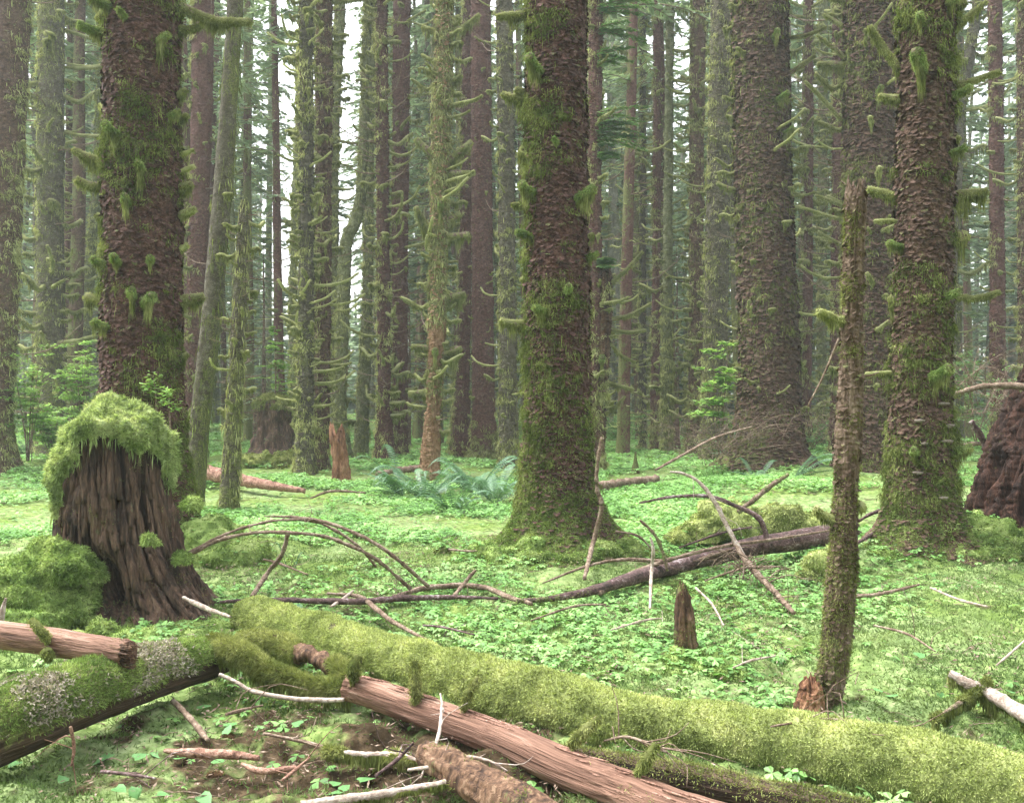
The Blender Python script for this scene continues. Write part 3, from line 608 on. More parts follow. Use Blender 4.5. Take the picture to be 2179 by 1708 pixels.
mid('dark red scaly trunk just beyond the one with upswept dead branches', [(850, 968, 18), (852, 867, 15), (851, 510, 17), (855, 0, 18)], 23, 'red_tree', 34, m=70, dz=.022, moss=spr(34, -.05), nbr=46, smin=.5, smax=1.4, bare=.35)
r12, ax12, rs12 = mid('mossy old tree with antler like arms and rotten orange foot above the ferns', [(912, 1020, 24), (918, 940, 19), (922, 867, 15), (929, 714, 17), (934, 510, 18), (940, 255, 19), (947, 0, 17)], 16.8, 'foot_rot', 35, m=90, dz=.015, moss=lambda V, TH, h: .75-1.6*np.exp(-((h-.6)/.85)**2)*(np.cos(TH+1.9) > -.4)-.9*np.exp(-((h-2.6)/.35)**2)*(np.cos(TH+1.2) > .2)+.3*fbm(V, .4, 3, 35), nbr=26, smin=.6, smax=1.2, bare=.1, fuzz=12000)
loc = r12.location
for q, s in enumerate([('S', 940, 350, 884, 295, 8, 40, 0), ('S', 950, 345, 1004, 300, 8, 50, 0), ('S', 950, 372, 1010, 368, 7, 30, 0), ('S', 925, 505, 884, 440, 6, 60, 0), ('S', 945, 470, 980, 455, 9, 55, 0), ('S', 945, 505, 998, 498, 9, 60, 0),
                       ('S', 925, 640, 905, 600, 7, 50, 0), ('S', 935, 640, 990, 625, 9, 60, 0), ('S', 925, 745, 876, 735, 6, 40, 0), ('S', 930, 755, 982, 740, 7, 60, 0), ('S', 925, 825, 870, 835, 7, 30, 0), ('F', 938, 440, 16, 60), ('F', 915, 480, 14, 60), ('F', 928, 745, 16, 60),
                       ('S', 945, 75, 898, 56, 5, 40, 0), ('S', 955, 70, 1020, 30, 5, 50, 0), ('S', 945, 180, 910, 152, 5, 30, 0), ('S', 950, 175, 982, 160, 6, 40, 0)]):
    near_branch(r12, loc, ax12, 16.8, s, np.random.default_rng(3500+q))
mid('upright red scaly trunk beyond the blue green sword ferns', [(1030, 980, 30), (1029, 867, 24), (1026, 510, 22), (1022, 0, 21)], 21.7, 'red_tree', 36, m=90, dz=.018, moss=moss_fn(-.25, .9, .75, -.05, .4, .5, 36), nbr=22, smin=.3, smax=.7, bare=.3, amp=.012, fuzz=4000)
mid('brown trunk with a dark hollow foot beside the upright red one', [(978, 970, 24), (985, 800, 14), (991, 500, 13), (995, 100, 12)], 23, 'red_tree', 37, m=60, dz=.025, moss=moss_fn(-.05, .8, .5, .2, .4, .5, 37), nbr=20, smin=.5)
mid('grey brown trunk just beyond the thick mid clearing spruce', [(1084, 995, 22), (1082, 867, 19), (1079, 510, 17), (1073, 0, 17)], 19.6, 'hemlock', 38, m=80, dz=.018, moss=moss_fn(.12, 1, .4, .1, .4, .5, 38), nbr=34, smin=.4, smax=1., bare=.3, fuzz=6000)
r16, ax16, rs16 = mid('dark trunk with feathery green boughs hidden behind the thick mid clearing spruce', [(1262, 985, 18), (1265, 700, 14), (1265, 300, 14), (1268, 0, 14)], 18, 'red_tree', 39, m=60, dz=.02, moss=spr(39, .05), nbr=34, smin=.5, smax=1.1)
r17, ax17, rs17 = mid('rotten red snag with broken top and long mossy arms', [(1268, 1008, 17), (1276, 860, 13), (1285, 700, 14), (1291, 590, 11), (1288, 552, 5)], 18, 'rot', 40, ztop=None, m=70, dz=.016, moss=moss_fn(-.15, 1, .4, 0, .6, .4, 40), nbr=8, smin=.4, smax=.8, zbr=(.8, 4.2), name='rotten_snag', fuzz=2500)
for q, s in enumerate([('S', 1290, 610, 1368, 535, 4, 18, 0), ('S', 1295, 635, 1330, 640, 5, 20, 0), ('S', 1295, 680, 1385, 645, 4, 14, 0), ('S', 1295, 700, 1375, 702, 4, 14, 0), ('S', 1290, 720, 1352, 770, 3, 14, 0), ('S', 1280, 735, 1264, 665, 5, 30, 0), ('F', 1280, 760, 18, 40), ('S', 1285, 812, 1348, 828, 4, 30, 0), ('S', 1285, 880, 1330, 842, 3, 20, 0)]):
    near_branch(r17, r17.location, ax17, 18, s, np.random.default_rng(3600+q))
mid('slim greenish trunk nearest beyond the rotten red snag', [(1367, 940, 8), (1367, 500, 7), (1368, 0, 6)], 26, 'hemlock', 51, m=28, dz=.05, nbr=34, smin=.7, smax=1.8, bare=.3)
mid('purplish slim trunk standing before the pinkish bare pole', [(1393, 950, 9), (1397, 500, 8), (1399, 0, 8)], 25, 'red_tree', 52, m=30, dz=.05, nbr=30, smin=.6, smax=1.4)
mid('pinkish bare pole, mossy below and smooth above', [(1418, 968, 13), (1419, 760, 11), (1421, 430, 9), (1426, 0, 8)], 23.6, 'alder', 53, m=50, dz=.03, moss=lambda V, TH, h: .55-.35*np.clip(h-3.4, 0, 2)+.3*fbm(V, .4, 3, 53), nbr=10, smin=.5, zbr=(.8, 6), flare=.15, fz_mat='moss_hang', name='slender_tree')
mid('shaggy stubby trunk left of the two thick mottled spruces', [(1478, 962, 18), (1480, 760, 14), (1482, 400, 15), (1485, 0, 16)], 23, 'spruce_brown', 54, m=56, dz=.025, moss=mossy(54, .3), nbr=56, smin=.6, smax=1.3, bare=.1)
mid('stout mottled green trunk touching the flank of the widest trunk', [(1518, 990, 30), (1522, 765, 25), (1526, 510, 24), (1538, 0, 24)], 20.7, 'hemlock', 55, m=90, dz=.018, moss=mossy(55, .28), nbr=36, smin=.4, smax=.9, bare=.2, fuzz=9000)
r23, ax23, rs23 = tree('sitka_spruce', 'widest mottled brown spruce with flaring mossy foot and dead brush around it', 'tree', [(1630, 1019, 92), (1633, 960, 72), (1635, 880, 64), (1637, 765, 61), (1627, 510, 58), (1619, 255, 57), (1616, 0, 56)], 16.8, mat='spruce_brown', seed=56, m=220, dz=.014, flare=.35, fh=.5,
                     moss=moss_fn(.27, .8, .2, .2, .8, .7, 56), plate=.08, amp=.028, nbr=26, smin=.5, smax=1.0, bare=.2, fuzz=26000, lump=.03, nflake=9000, fsz=.075, fz_mat='moss_skirt')
r24, ax24, rs24 = tree('sitka_spruce', 'broad shaggy spruce standing close behind the bracket fungus spruce', 'tree', [(1855, 1035, 66), (1852, 900, 56), (1852, 600, 55), (1852, 255, 55), (1853, 0, 55)], 16, mat='spruce_brown', seed=57, m=200, dz=.014, flare=.3, fh=.4,
                     moss=moss_fn(.27, .8, .2, .2, .8, .6, 57), plate=.07, amp=.028, nbr=30, smin=.6, smax=1.3, bare=.2, fuzz=26000, lump=.03, nflake=8000, fsz=.075, fz_mat='moss_skirt')
for rt, ax_, dd, sp, sd in ((r23, ax23, 16.8, [('F', 1628, 95, 15, 44), ('F', 1638, 222, 16, 40), ('F', 1652, 290, 13, 34), ('S', 1570, 405, 1526, 388, 5, 30, 0), ('S', 1565, 250, 1545, 245, 4, 36, 0), ('S', 1672, 82, 1758, 58, 4, 8, 0), ('S', 1674, 160, 1735, 118, 5, 5, 0), ('S', 1675, 370, 1720, 345, 3, 12, 0), ('S', 1690, 720, 1722, 695, 4, 6, 0)], 61),
                            (r24, ax24, 16., [('S', 1800, 140, 1740, 136, 7, 50, 0), ('S', 1790, 255, 1712, 172, 4, 8, 0), ('S', 1800, 60, 1752, 30, 4, 20, 0), ('S', 1800, 125, 1738, 75, 4, 8, 0), ('S', 1800, 470, 1702, 440, 3, 12, 0), ('S', 1800, 440, 1735, 415, 4, 12, 0), ('S', 1790, 520, 1740, 492, 3, 12, 0), ('F', 1905, 60, 14, 55), ('F', 1845, 210, 14, 60), ('S', 1797, 690, 1740, 662, 7, 40, 0)], 62)):
    for q, s in enumerate(sp): near_branch(rt, rt.location, ax_, dd, s, np.random.default_rng(sd*100+q))
mid('thin dark trunk in the gap between the widest spruce and its broad neighbour', [(1716, 960, 10), (1720, 500, 9), (1722, 0, 8)], 25, 'red_tree', 63, m=30, dz=.05, nbr=40, smin=.7, smax=1.8, bare=.35)
mid('thin pale green trunk close beside the broad shaggy spruce', [(1748, 960, 9), (1750, 500, 9), (1752, 0, 9)], 27, 'alder', 64, m=30, dz=.05, nbr=36, smin=.7, smax=1.8, bare=.3)
mid('dark trunk almost touching the broad shaggy spruce', [(1778, 975, 13), (1782, 500, 12), (1785, 0, 12)], 22, 'red_tree', 65, m=44, dz=.03, nbr=36, smin=.7, smax=1.5, bare=.3)
mid('faint grey trunk leaning away beyond the bracket fungus spruce', [(2010, 960, 13), (2040, 250, 11), (2082, 0, 10)], 25, 'hemlock', 66, m=36, dz=.05, nbr=26, smin=.7, smax=1.8, bare=.4)
mid('reddish straight trunk in the open beyond the dark decayed hulk', [(2130, 965, 19), (2123, 760, 15), (2122, 510, 14), (2117, 0, 13)], 22, 'red_tree', 67, m=60, dz=.025, moss=spr(67, -.15), nbr=20, smin=.4, smax=1.0)
mid('mossy trunk cut by the far picture edge above the dark decayed hulk', [(2186, 965, 17), (2182, 500, 15), (2180, 0, 14)], 21, 'spruce_brown', 68, m=60, dz=.025, moss=mossy(68, .1), nbr=30, smin=.6, smax=1.3)

# ------------------------------------------------------------------ green boughs, crowns and the forest behind
def spray_bough(A, base, dirv, L, rs, n=60, leaf=.16, w=.035, droop=.25, m=0, bark=1):
    t = np.sort(rs.random(n))**.8; dirv = nrm(np.asarray(dirv, float)); side = nrm(np.cross(dirv, [0, 0, 1.]))
    c = np.asarray(base)+dirv*(t*L)[:, None]+np.array([0, 0, -1])*(droop*L*t**2)[:, None]
    s = rs.choice([-1, 1], n)[:, None]; ln = (leaf*(1.15-t*.6)*rs.uniform(.6, 1.3, n))[:, None]
    d = nrm(dirv*.7+side*s*rs.uniform(.5, 1.1, (n, 1))+np.array([0, 0, -1])*rs.uniform(.0, .5, (n, 1)))
    q = np.cross(d, np.array([0, 0, 1.])+rs.normal(size=(n, 3))*.3); q = nrm(q)*w*rs.uniform(.6, 1.3, (n, 1))
    V = np.stack([c, c+d*ln*.45+q, c+d*ln, c+d*ln*.45-q], 1).reshape(-1, 3); i = np.arange(n)*4
    A.add(V, [np.stack([i, i+1, i+2, i+3], 1)], m)
    tw = np.array([np.asarray(base)+dirv*(x*L)+np.array([0, 0, -droop*L*x*x]) for x in (0, .5, 1)])
    if bark is not None: A.add(*twig_geo(tw, .006+.008*L, .002, 4, 3, 0), bark)
def crown_mesh(z0, z1, L0, nb, nleaf, seed, mat='needle', leaf=.3, w=.06):
    rs = np.random.default_rng(seed); A = Acc()
    for k in range(nb):
        t = rs.random()**.8; z = z0+(z1-z0)*t; a = rs.uniform(0, 2*pi); L = L0*(1-.8*t)*rs.uniform(.5, 1.15)*(1 if t > .12 else .6)
        b = np.array([0, 0, z]); dv = np.array([cos(a), sin(a), rs.uniform(-.15, .2)])
        spray_bough(A, b, dv, L, rs, int(nleaf*(.5+L/L0)), leaf, w, rs.uniform(.15, .4))
    return A.mesh('crown', [M[mat], M['twig']], smooth=False)
A = Acc(); rs_ = np.random.default_rng(5)
for (px, py, q, L) in [(1268, 250, 1.0, 1.1), (1268, 285, 1.0, 1.0), (1268, 15, 1, 1.1), (1268, 70, 1, .9), (1268, 330, 1, .5), (1266, 560, 1, .45), (1268, 120, 1, .7), (1266, 270, .8, 1.), (1268, -20, 1, 1.3)]:
    for j in range(5):
        spray_bough(A, P(px, py+rs_.normal()*10, 17.8), [q, rs_.uniform(-.8, .3), rs_.uniform(-.15, .25)], L*rs_.uniform(.6, 1.1), rs_, 130, .15, .017, .15)
link('bough', A.mesh('bough', [M['needle_light'], M['twig']], r16.location, False), r16)

def far_trunk(h, r, seed, mat, m=18, dz=.12, lean=0):
    rs = np.random.default_rng(seed); n = 8; z = np.linspace(0, h, n)
    ax = np.stack([lean*z+np.cumsum(rs.normal(size=n))*.03, np.cumsum(rs.normal(size=n))*.03, z-.1, r*(1-.75*z/h)], 1); ax[:, :2] -= ax[0, :2]
    V, Q, ms = trunk_geo(ax, m, dz, seed, .3, .25, 4, .06, .008, moss_fn(.4, 1.5, .2, .2, .45, .8, seed), .015)
    A = Acc(); A.add(V, [Q], 0, ms); return A, ax
def twigs_mesh(ax, n, zlo, zhi, seed, Lm=.6, w=.012):
    rs = np.random.default_rng(seed+50); A = Acc()
    for k in range(n):
        z = rs.uniform(zlo, zhi); a = rs.uniform(0, 2*pi); L = Lm*rs.uniform(.2, 1.3); x, y, r = (float(np.interp(z, ax[:, 2], ax[:, i])) for i in (0, 1, 3))
        b = np.array([x, y, z])+np.array([cos(a), sin(a), 0])*r*.8; up = rs.uniform(-.3, .4)
        A.add(*sweep([b, b+np.array([cos(a)*L*.5, sin(a)*L*.5, -.02]), b+np.array([cos(a)*L, sin(a)*L, up*L])], [w*1.4, w, w*.5], 4, 3, None, False), 0)
    return A.mesh('dead_twigs', [M['moss_hang']])
def proto(idx, h, r, mat, crown, near, lean=0, ntw=170):
    seed = 700+idx; A, ax = far_trunk(h, r, seed, mat, 26 if near else 14, .07 if near else .16, lean)
    tm = A.mesh('far_trunk', M[mat]); tw = twigs_mesh(ax, ntw if near else int(ntw*.7), .6, h*.62, seed, .5 if near else .6, .009 if near else .013)
    z0, z1, L0, nb, nl = crown
    cm = crown_mesh(z0, z1, L0, nb, nl, seed, leaf=.34 if near else .45, w=.04 if near else .07)
    return tm, tw, cm, ax
protos = [proto(0, 24, .17, 'red_tree', (9, 24, 2.6, 60, 70), True), proto(1, 22, .12, 'hemlock', (6, 22, 2.0, 60, 60), True), proto(2, 25, .22, 'spruce_brown', (10, 25, 2.8, 60, 70), True),
          proto(3, 20, .10, 'alder', (8, 20, 1.6, 34, 40), True, .03), proto(4, 21, .11, 'hemlock', (2.2, 21, 2.0, 80, 60), True), proto(5, 23, .15, 'red_tree', (7, 23, 2.3, 60, 60), True, -.02)]
protosF = [proto(6, 26, .20, 'haze_bark', (8, 26, 3.0, 60, 50), False), proto(7, 24, .15, 'haze_bark', (3, 24, 2.6, 70, 50), False), proto(8, 26, .24, 'haze_bark', (9, 26, 3.0, 60, 50), False), proto(9, 23, .13, 'haze_bark', (1.5, 23, 2.4, 80, 50), False)]
LAB = ['dark red scaly trunk with dead twigs, one of the hazy stand beyond', 'slim grey green mossy trunk in the hazy stand beyond', 'thicker brown mossy trunk in the hazy stand beyond',
       'pale thin leaning trunk in the hazy stand beyond', 'young hemlock with blue green boughs down to the ground in the hazy stand', 'reddish leaning trunk with drooping boughs in the hazy stand beyond']
GRP = ['dark red trunks of the stand beyond', 'slim mossy trunks of the stand beyond', 'thick brown trunks of the stand beyond', 'pale leaning trunks of the stand beyond', 'young hemlocks of the stand beyond', 'reddish leaning trunks of the stand beyond']
LABF = ['distant straight reddish trunk fading into the pale haze', 'distant slender mossy trunk fading into the pale haze', 'distant thick brown trunk fading into the pale haze', 'distant leafy hemlock fading into the pale haze']
rb = np.random.default_rng(99)
taken = [(float(o.location.x), float(o.location.y)) for o in C.objects if o.type == 'EMPTY']
def free(x, y, g):
    return all((x-a)**2+(y-b)**2 > g*g for a, b in taken)
cnt = 0; far_list = []
tries = 0
while cnt < 105 and tries < 20000:
    tries += 1; y = math.sqrt(rb.uniform(22.5**2, 42**2)); x = rb.uniform(-1, 1)*(.58*y+2)
    px = HX+x/y*F
    if 540 < px < 800 and rb.random() < .55: continue
    if not free(x, y, .75): continue
    taken.append((x, y)); k = int(rb.choice(6, p=[.24, .24, .10, .12, .14, .16])); tm, tw, cm, ax = protos[k]
    t = thing('forest_tree', LAB[k], 'tree', (x, y, gz(x, y)-.05), GRP[k]); s = rb.uniform(.8, 1.15); t.scale = (s, s, s*rb.uniform(.95, 1.1)); t.rotation_euler = (rb.normal()*.025, rb.normal()*.025, rb.uniform(0, 6.28))
    link('trunk', tm, t); tag(link('dead_twigs', tw, t), kind='stuff'); link('crown', cm, t)
    for q in range(14):
        z = rb.uniform(.8, 9.5); a = rb.uniform(0, 6.28); xx, yy, r = (float(np.interp(z, ax[:, 2], ax[:, i])) for i in (0, 1, 3))
        o = link('branch', POOLF[int(rb.integers(11))][0], t, (xx+r*.8*cos(a), yy+r*.8*sin(a), z)); sB = rb.uniform(.8, 2.0); o.scale = (sB, sB, sB); o.rotation_euler = (0, 0, a)
    cnt += 1
cnt = 0; tries = 0
while cnt < 170 and tries < 20000:
    tries += 1; y = math.sqrt(rb.uniform(40**2, 66**2)); x = rb.uniform(-1, 1)*(.58*y+3); px = HX+x/y*F
    if 545 < px < 790 and rb.random() < .75: continue
    if not free(x, y, .9): continue
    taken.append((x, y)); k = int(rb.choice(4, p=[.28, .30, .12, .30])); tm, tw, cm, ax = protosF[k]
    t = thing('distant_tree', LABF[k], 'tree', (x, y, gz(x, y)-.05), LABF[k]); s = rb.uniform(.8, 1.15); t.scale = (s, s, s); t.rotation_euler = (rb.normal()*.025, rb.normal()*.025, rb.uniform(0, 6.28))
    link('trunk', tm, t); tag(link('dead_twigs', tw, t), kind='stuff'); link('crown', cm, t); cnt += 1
# the wood beyond what one can tell apart
A = Acc(); rw = np.random.default_rng(8)
for k in range(420):
    y = rw.uniform(64, 100); x = rw.uniform(-1, 1)*(.6*y+6); px = HX+x/y*F
    r = rw.uniform(.12, .28); h = rw.uniform(18, 27)*(.42 if 545 < px < 790 else 1); z = gz(x, y)
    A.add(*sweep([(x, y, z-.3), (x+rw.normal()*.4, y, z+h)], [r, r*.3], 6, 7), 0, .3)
    for b in range(30):
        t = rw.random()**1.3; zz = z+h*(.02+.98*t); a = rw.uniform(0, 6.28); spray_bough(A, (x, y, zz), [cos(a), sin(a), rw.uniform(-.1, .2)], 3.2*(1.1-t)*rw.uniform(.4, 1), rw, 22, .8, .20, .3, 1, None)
tag(link('distant_forest', A.mesh('distant_forest', [M['haze_bark'], M['needle']], smooth=False)), 'far off wall of conifers dissolving in pale haze', 'forest', kind='stuff')

# ------------------------------------------------------------------ logs
def logpts(rows, lift=0):
    """rows: (px, py, depth, radius_px) -> centre line points and radii"""
    pts, rad = [], []
    for a, b, d, r in rows:
        for _ in range(3):
            p = P(a, b, d); need = gz(p[0], p[1])+lift
            if lift and p[2] < need: d = d*(EYE-need)/(EYE-p[2])
        pts.append(P(a, b, d)); rad.append(r/F*d)
    return pts, rad
def log(name, label, rows, mat, seed, n=160, m=48, lump=.012, grain=.004, mossf=None, cat='log', cover=None, origin=None):
    pts, rad = logpts(rows, .12 if 'dark smooth' in label else 0); rs = np.random.default_rng(seed); mid_ = np.mean(pts, 0); gmin = min(gz(p[0], p[1]) for p in pts)
    loc = (pts[0][0], pts[0][1], gz(pts[0][0], pts[0][1])); root = thing(name, label, cat, loc)
    c = smoothpath(pts, n); ln = np.linalg.norm(np.diff(c, axis=0), axis=1).sum()
    def disp(V, N, t, th):
        q = np.stack([np.cos(th)*.1, np.sin(th)*.1, t*ln*.08], 1)
        return fbm(V, .22, 3, seed)*lump+fbm(q, .018, 3, seed+4)*grain
    V, Fs = sweep(pts, rad, n, m, disp)
    a = mossf(V) if mossf is not None else np.zeros(len(V))
    tt = np.append(np.repeat(np.linspace(0, 1, n), m), [0, 1]); th = np.append(np.tile(np.arange(m)/m*2*pi, n), [0, 0]); rm = np.mean(rad)
    g = np.stack([np.cos(th)*rm, np.sin(th)*rm, tt*ln*.07+fbm(V, .3, 2, seed)*.02], 1)
    link('log_wood', mesh('log_wood', V-np.asarray(loc), Fs, M[mat], None, {'moss': a, 'grain': g}), root)
    return root, loc, V, Fs, pts, rad, rs
def fuzz_on(root, loc, V, Fs, n, rs, L, W, mat, w=None, out=.6, rnd=.6, grav=.35, name='moss', seg=1):
    p, nn = scatter(V, Fs, n, rs, w)
    return link(name, Acc().add(*blades(p, nn, rs, L, W, out, rnd, grav, seg)).mesh(name, M[mat], loc), root)
def curtain(A, pts, rad, rs, n, hang, side=-1, w=.006, t0=0, t1=1, grav=.3):
    c = smoothpath(pts, 60); t = t0+(t1-t0)*rs.random(n); r = np.interp(t, np.linspace(0, 1, len(rad)), rad)
    p = np.stack([np.interp(t*59, np.arange(60), c[:, i]) for i in range(3)], 1)
    ph = rs.uniform(-.9, .9, n) if side == 0 else rs.uniform(.2, 1.0, n)*side
    p[:, 1] += r*1.02*np.sin(ph*1.5); p[:, 2] -= r*.5*np.abs(np.cos(ph*1.5))
    l = hang*(.35+.9*np.abs(fbm(p, .09, 2, int(rs.integers(999))))*1.6)*rs.uniform(.4, 1.1, n)
    nn = np.tile([0, side*.12, -1.], (n, 1)); A.add(*blades(p, nn, rs, l, w, 1, .10, grav, 2))

# the long mossy log across the clearing
rowsM = [(508, 1312, 6.0, 27), (545, 1313, 5.95, 38), (620, 1332, 5.75, 42), (697, 1356, 5.5, 44), (800, 1392, 5.15, 50), (903, 1424, 4.85, 56), (1010, 1455, 4.6, 62), (1110, 1482, 4.4, 68), (1316, 1534, 4.1, 68), (1420, 1556, 3.97, 70), (1704, 1594, 3.78, 74),
         (1910, 1632, 3.6, 84), (2100, 1680, 3.45, 88), (2230, 1712, 3.36, 88), (2420, 1775, 3.25, 90)]
r_, loc, V, Fs, pts, rad, rs = log('mossy_log', 'long fallen log wholly blanketed in yellow green moss running across the clearing', [(a_, b_, c_, d_*.84) for a_, b_, c_, d_ in rowsM], 'moss_bark', 81, 300, 64, .010, .003) if 'moss_bark' in M else (None,)*7
def log_moss_mesh(root, loc, pts, rad, seed, thick=.02, mat='moss_yellow', n=320, m=64, nb=150000, L=.024, W=.006, keep=None, curt=0, hang=.1, lump=.022):
    rs = np.random.default_rng(seed)
    V, Fs = sweep(pts, np.asarray(rad)+thick, n, m, lambda V, N, t, th: fbm(V, .12, 3, seed)*lump+fbm(V, .03, 2, seed+1)*.006)
    if keep is not None:
        Fs = [f[keep(V[f].mean(1))] for f in Fs]
    A = Acc(); A.add(V, Fs)
    p, nn = scatter(V, Fs, nb, rs, lambda p, n: np.clip(.75-n[:, 1]*.5+n[:, 2]*.3, .05, 1)); A.add(*blades(p, nn, rs, L, W, .5, .55, .25))
    if curt: curtain(A, pts, np.asarray(rad)+thick, rs, curt, hang)
    return link('moss', A.mesh('moss', M[mat], loc), root)
log_moss_mesh(r_, loc, pts, np.asarray(rad)/.84*.93, 82, .008, nb=420000, L=.018, W=.0065, curt=16000, hang=.08, lump=.028)

# red barkless log lying before it
rowsR = [(742, 1462, 4.45, 27), (780, 1472, 4.4, 29), (878, 1504, 4.2, 32), (1058, 1569, 3.85, 35), (1213, 1640, 3.55, 41), (1330, 1685, 3.35, 45), (1440, 1730, 3.2, 49), (1620, 1800, 3.02, 62)]
mR = lambda V: .05+.35*fbm(V, .3, 3, 5)
rR, locR, V, Fs, ptsR, radR, rs = log('barkless_log', 'pinkish red barkless log resting before the long mossy log', rowsR, 'redlog', 83, 220, 64, .006, .008, mR)
fuzz_on(rR, locR, V, Fs, 26000, rs, .018, .004, 'moss_yellow', lambda p, n: np.clip(fbm(p, .13, 3, 3)*3-1.0, 0, .8)*(n[:, 2] > -.1), name='moss')
A = Acc(); e = ptsR[0]; T = nrm(ptsR[0]-ptsR[1])
for k in range(80):
    a = rs.uniform(0, 6.28); q = math.sqrt(rs.random())*radR[0]; o = np.array([0, cos(a)*q, sin(a)*q]); b = e+o-T*.03; L = rs.uniform(.015, .06)
    A.add(*sweep([b, b+T*L*.5+o*.1, b+T*L+rs.normal(size=3)*.006], [.008, .006, .002], 4, 4, None), 0, .0)
link('splintered_end', A.mesh('splintered_end', M['rot'], locR), rR)
cR = smoothpath(ptsR, 200); A = Acc()
for k in range(150):
    i = rs.integers(4, 185); j = min(199, i+rs.integers(4, 14)); a = rs.uniform(-.4, 2.6); rr = np.interp(i/199, np.linspace(0, 1, len(radR)), radR)
    o = np.array([0, -sin(a), cos(a)])*(rr+.002); o[0] = rr*.3*(rs.random()-.5); A.add(*sweep([cR[i]+o, cR[(i+j)//2]+o*1.03, cR[j]+o*rs.uniform(1.0, 1.12)], [.003, .005, .0015], 6, 5, None), 0, rs.uniform(-.3, .2))
link('bark_strips', A.mesh('bark_strips', M['redlog_small'], locR), rR)
for (px, py, tx, ty, r, hg) in [(888, 1500, 884, 1405, 8, 80), (985, 1505, 1018, 1440, 5, 16), (1215, 1585, 1275, 1525, 8, 20), (1358, 1650, 1397, 1583, 7, 20), (1100, 1572, 1100, 1584, 6, 18), (752, 1440, 762, 1395, 10, 40)]:
    d = np.interp(px, [742, 1058, 1440], [4.4, 3.83, 3.18]); B, H = mossy_branch([P(px, py, d), P((px+tx)/2-3, (py+ty)/2, d-.02), P(tx, ty, d)], r/F*d, r*.6/F*d, np.random.default_rng(int(px)), hg/F*d, 2.6, .016)
    o = link('branch_stub', B.mesh('branch_stub', [M['twig'], M['moss']], locR), rR); link('hanging_moss', H.mesh('hanging_moss', M['moss'], locR), o)

# thick mossy log lower in the corner, with pale lichen patches
rowsL = [(-220, 1645, 3.45, 84), (-60, 1570, 3.6, 80), (60, 1517, 3.75, 75), (200, 1466, 4.05, 68), (330, 1428, 4.4, 56), (420, 1405, 4.7, 46), (475, 1392, 4.85, 38)]
mL = lambda V: np.clip((V[:, 2]-.16)*7, -.3, .8)
rL, locL, V, Fs, ptsL, radL, rs = log('mossy_log', 'thick lifted log with crusty pale lichen patches passing under a snapped red log', rowsL, 'darkwood', 84, 180, 64, .02, .006, mL) if 'darkwood' in M else (None,)*7
up = lambda p, n: np.clip(n[:, 2]*2.2+.55+fbm(p, .25, 2, 4)*.8, 0, 1)
fuzz_on(rL, locL, V, Fs, 120000, rs, .022, .006, 'moss_green', up, grav=.25)
def licw(p, n):
    k = 0
    for (qx, qy) in [(100, 1470), (60, 1500), (330, 1405), (300, 1415), (360, 1410)]:
        d = np.interp(qx, [0, 200, 475], [3.7, 4.05, 4.85])-.12; c = P(qx, qy, d); k = k+np.exp(-((p-c)**2).sum(1)/.11**2)
    return np.clip(k*1.1+fbm(p, .05, 2, 6)*1.6-.45, 0, 1)*(n[:, 2] > -.1)
p, nn = scatter(V, Fs, 45000, rs, licw); link('lichen', Acc().add(*blades(p+nn*.012, nn, rs, .016, .010, .5, .9, 0)).mesh('lichen', M['lichen'], locL), rL)
A = Acc(); curtain(A, ptsL, radL, rs, 2500, .07); link('hanging_moss', A.mesh('hanging_moss', M['moss'], locL), rL)

# snapped red log resting on it
rowsS = [(-260, 1310, 4.5, 28), (-40, 1343, 4.35, 29), (90, 1362, 4.25, 29), (200, 1380, 4.16, 29), (272, 1391, 4.10, 28)]
rS, locS, V, Fs, ptsS, radS, rs = log('snapped_log', 'short reddish log with jagged snapped end laid over the lichen patched log', rowsS, 'redlog', 85, 120, 48, .008, .006, lambda V: .1+.3*fbm(V, .2, 2, 8))
A = Acc(); e = ptsS[-1]; T = nrm(ptsS[-1]-ptsS[-2])
for k in range(90):
    a = rs.uniform(0, 6.28); q = math.sqrt(rs.random())*radS[-1]; o = np.array([0, cos(a)*q, sin(a)*q]); b = e+o-T*.03; L = rs.uniform(.02, .075)
    A.add(*sweep([b, b+T*L*.5+o*.1, b+T*L+rs.normal(size=3)*.006], [.008, .006, .002], 4, 4, None), 0, .0)
link('splintered_end', A.mesh('splintered_end', M['rot'], locS), rS)
for (px, py, tx, ty, r, hg) in [(112, 1375, 66, 1318, 6, 20), (100, 1385, 104, 1400, 8, 40), (250, 1400, 250, 1412, 8, 60)]:
    d = 4.2; B, H = mossy_branch([P(px, py, d), P((px+tx)/2, (py+ty)/2-4, d-.07), P(tx, ty, d-.05)], r/F*d, r*.6/F*d, np.random.default_rng(int(px)), hg/F*d, 2.4, .012)
    o = link('branch_stub', B.mesh('branch_stub', [M['twig'], M['moss']], locS), rS); link('hanging_moss', H.mesh('hanging_moss', M['moss'], locS), o)
fuzz_on(rS, locS, V, Fs, 9000, rs, .016, .004, 'moss', lambda p, n: np.clip(fbm(p, .1, 2, 9)*3-.9, 0, .8)*(n[:, 2] > 0))

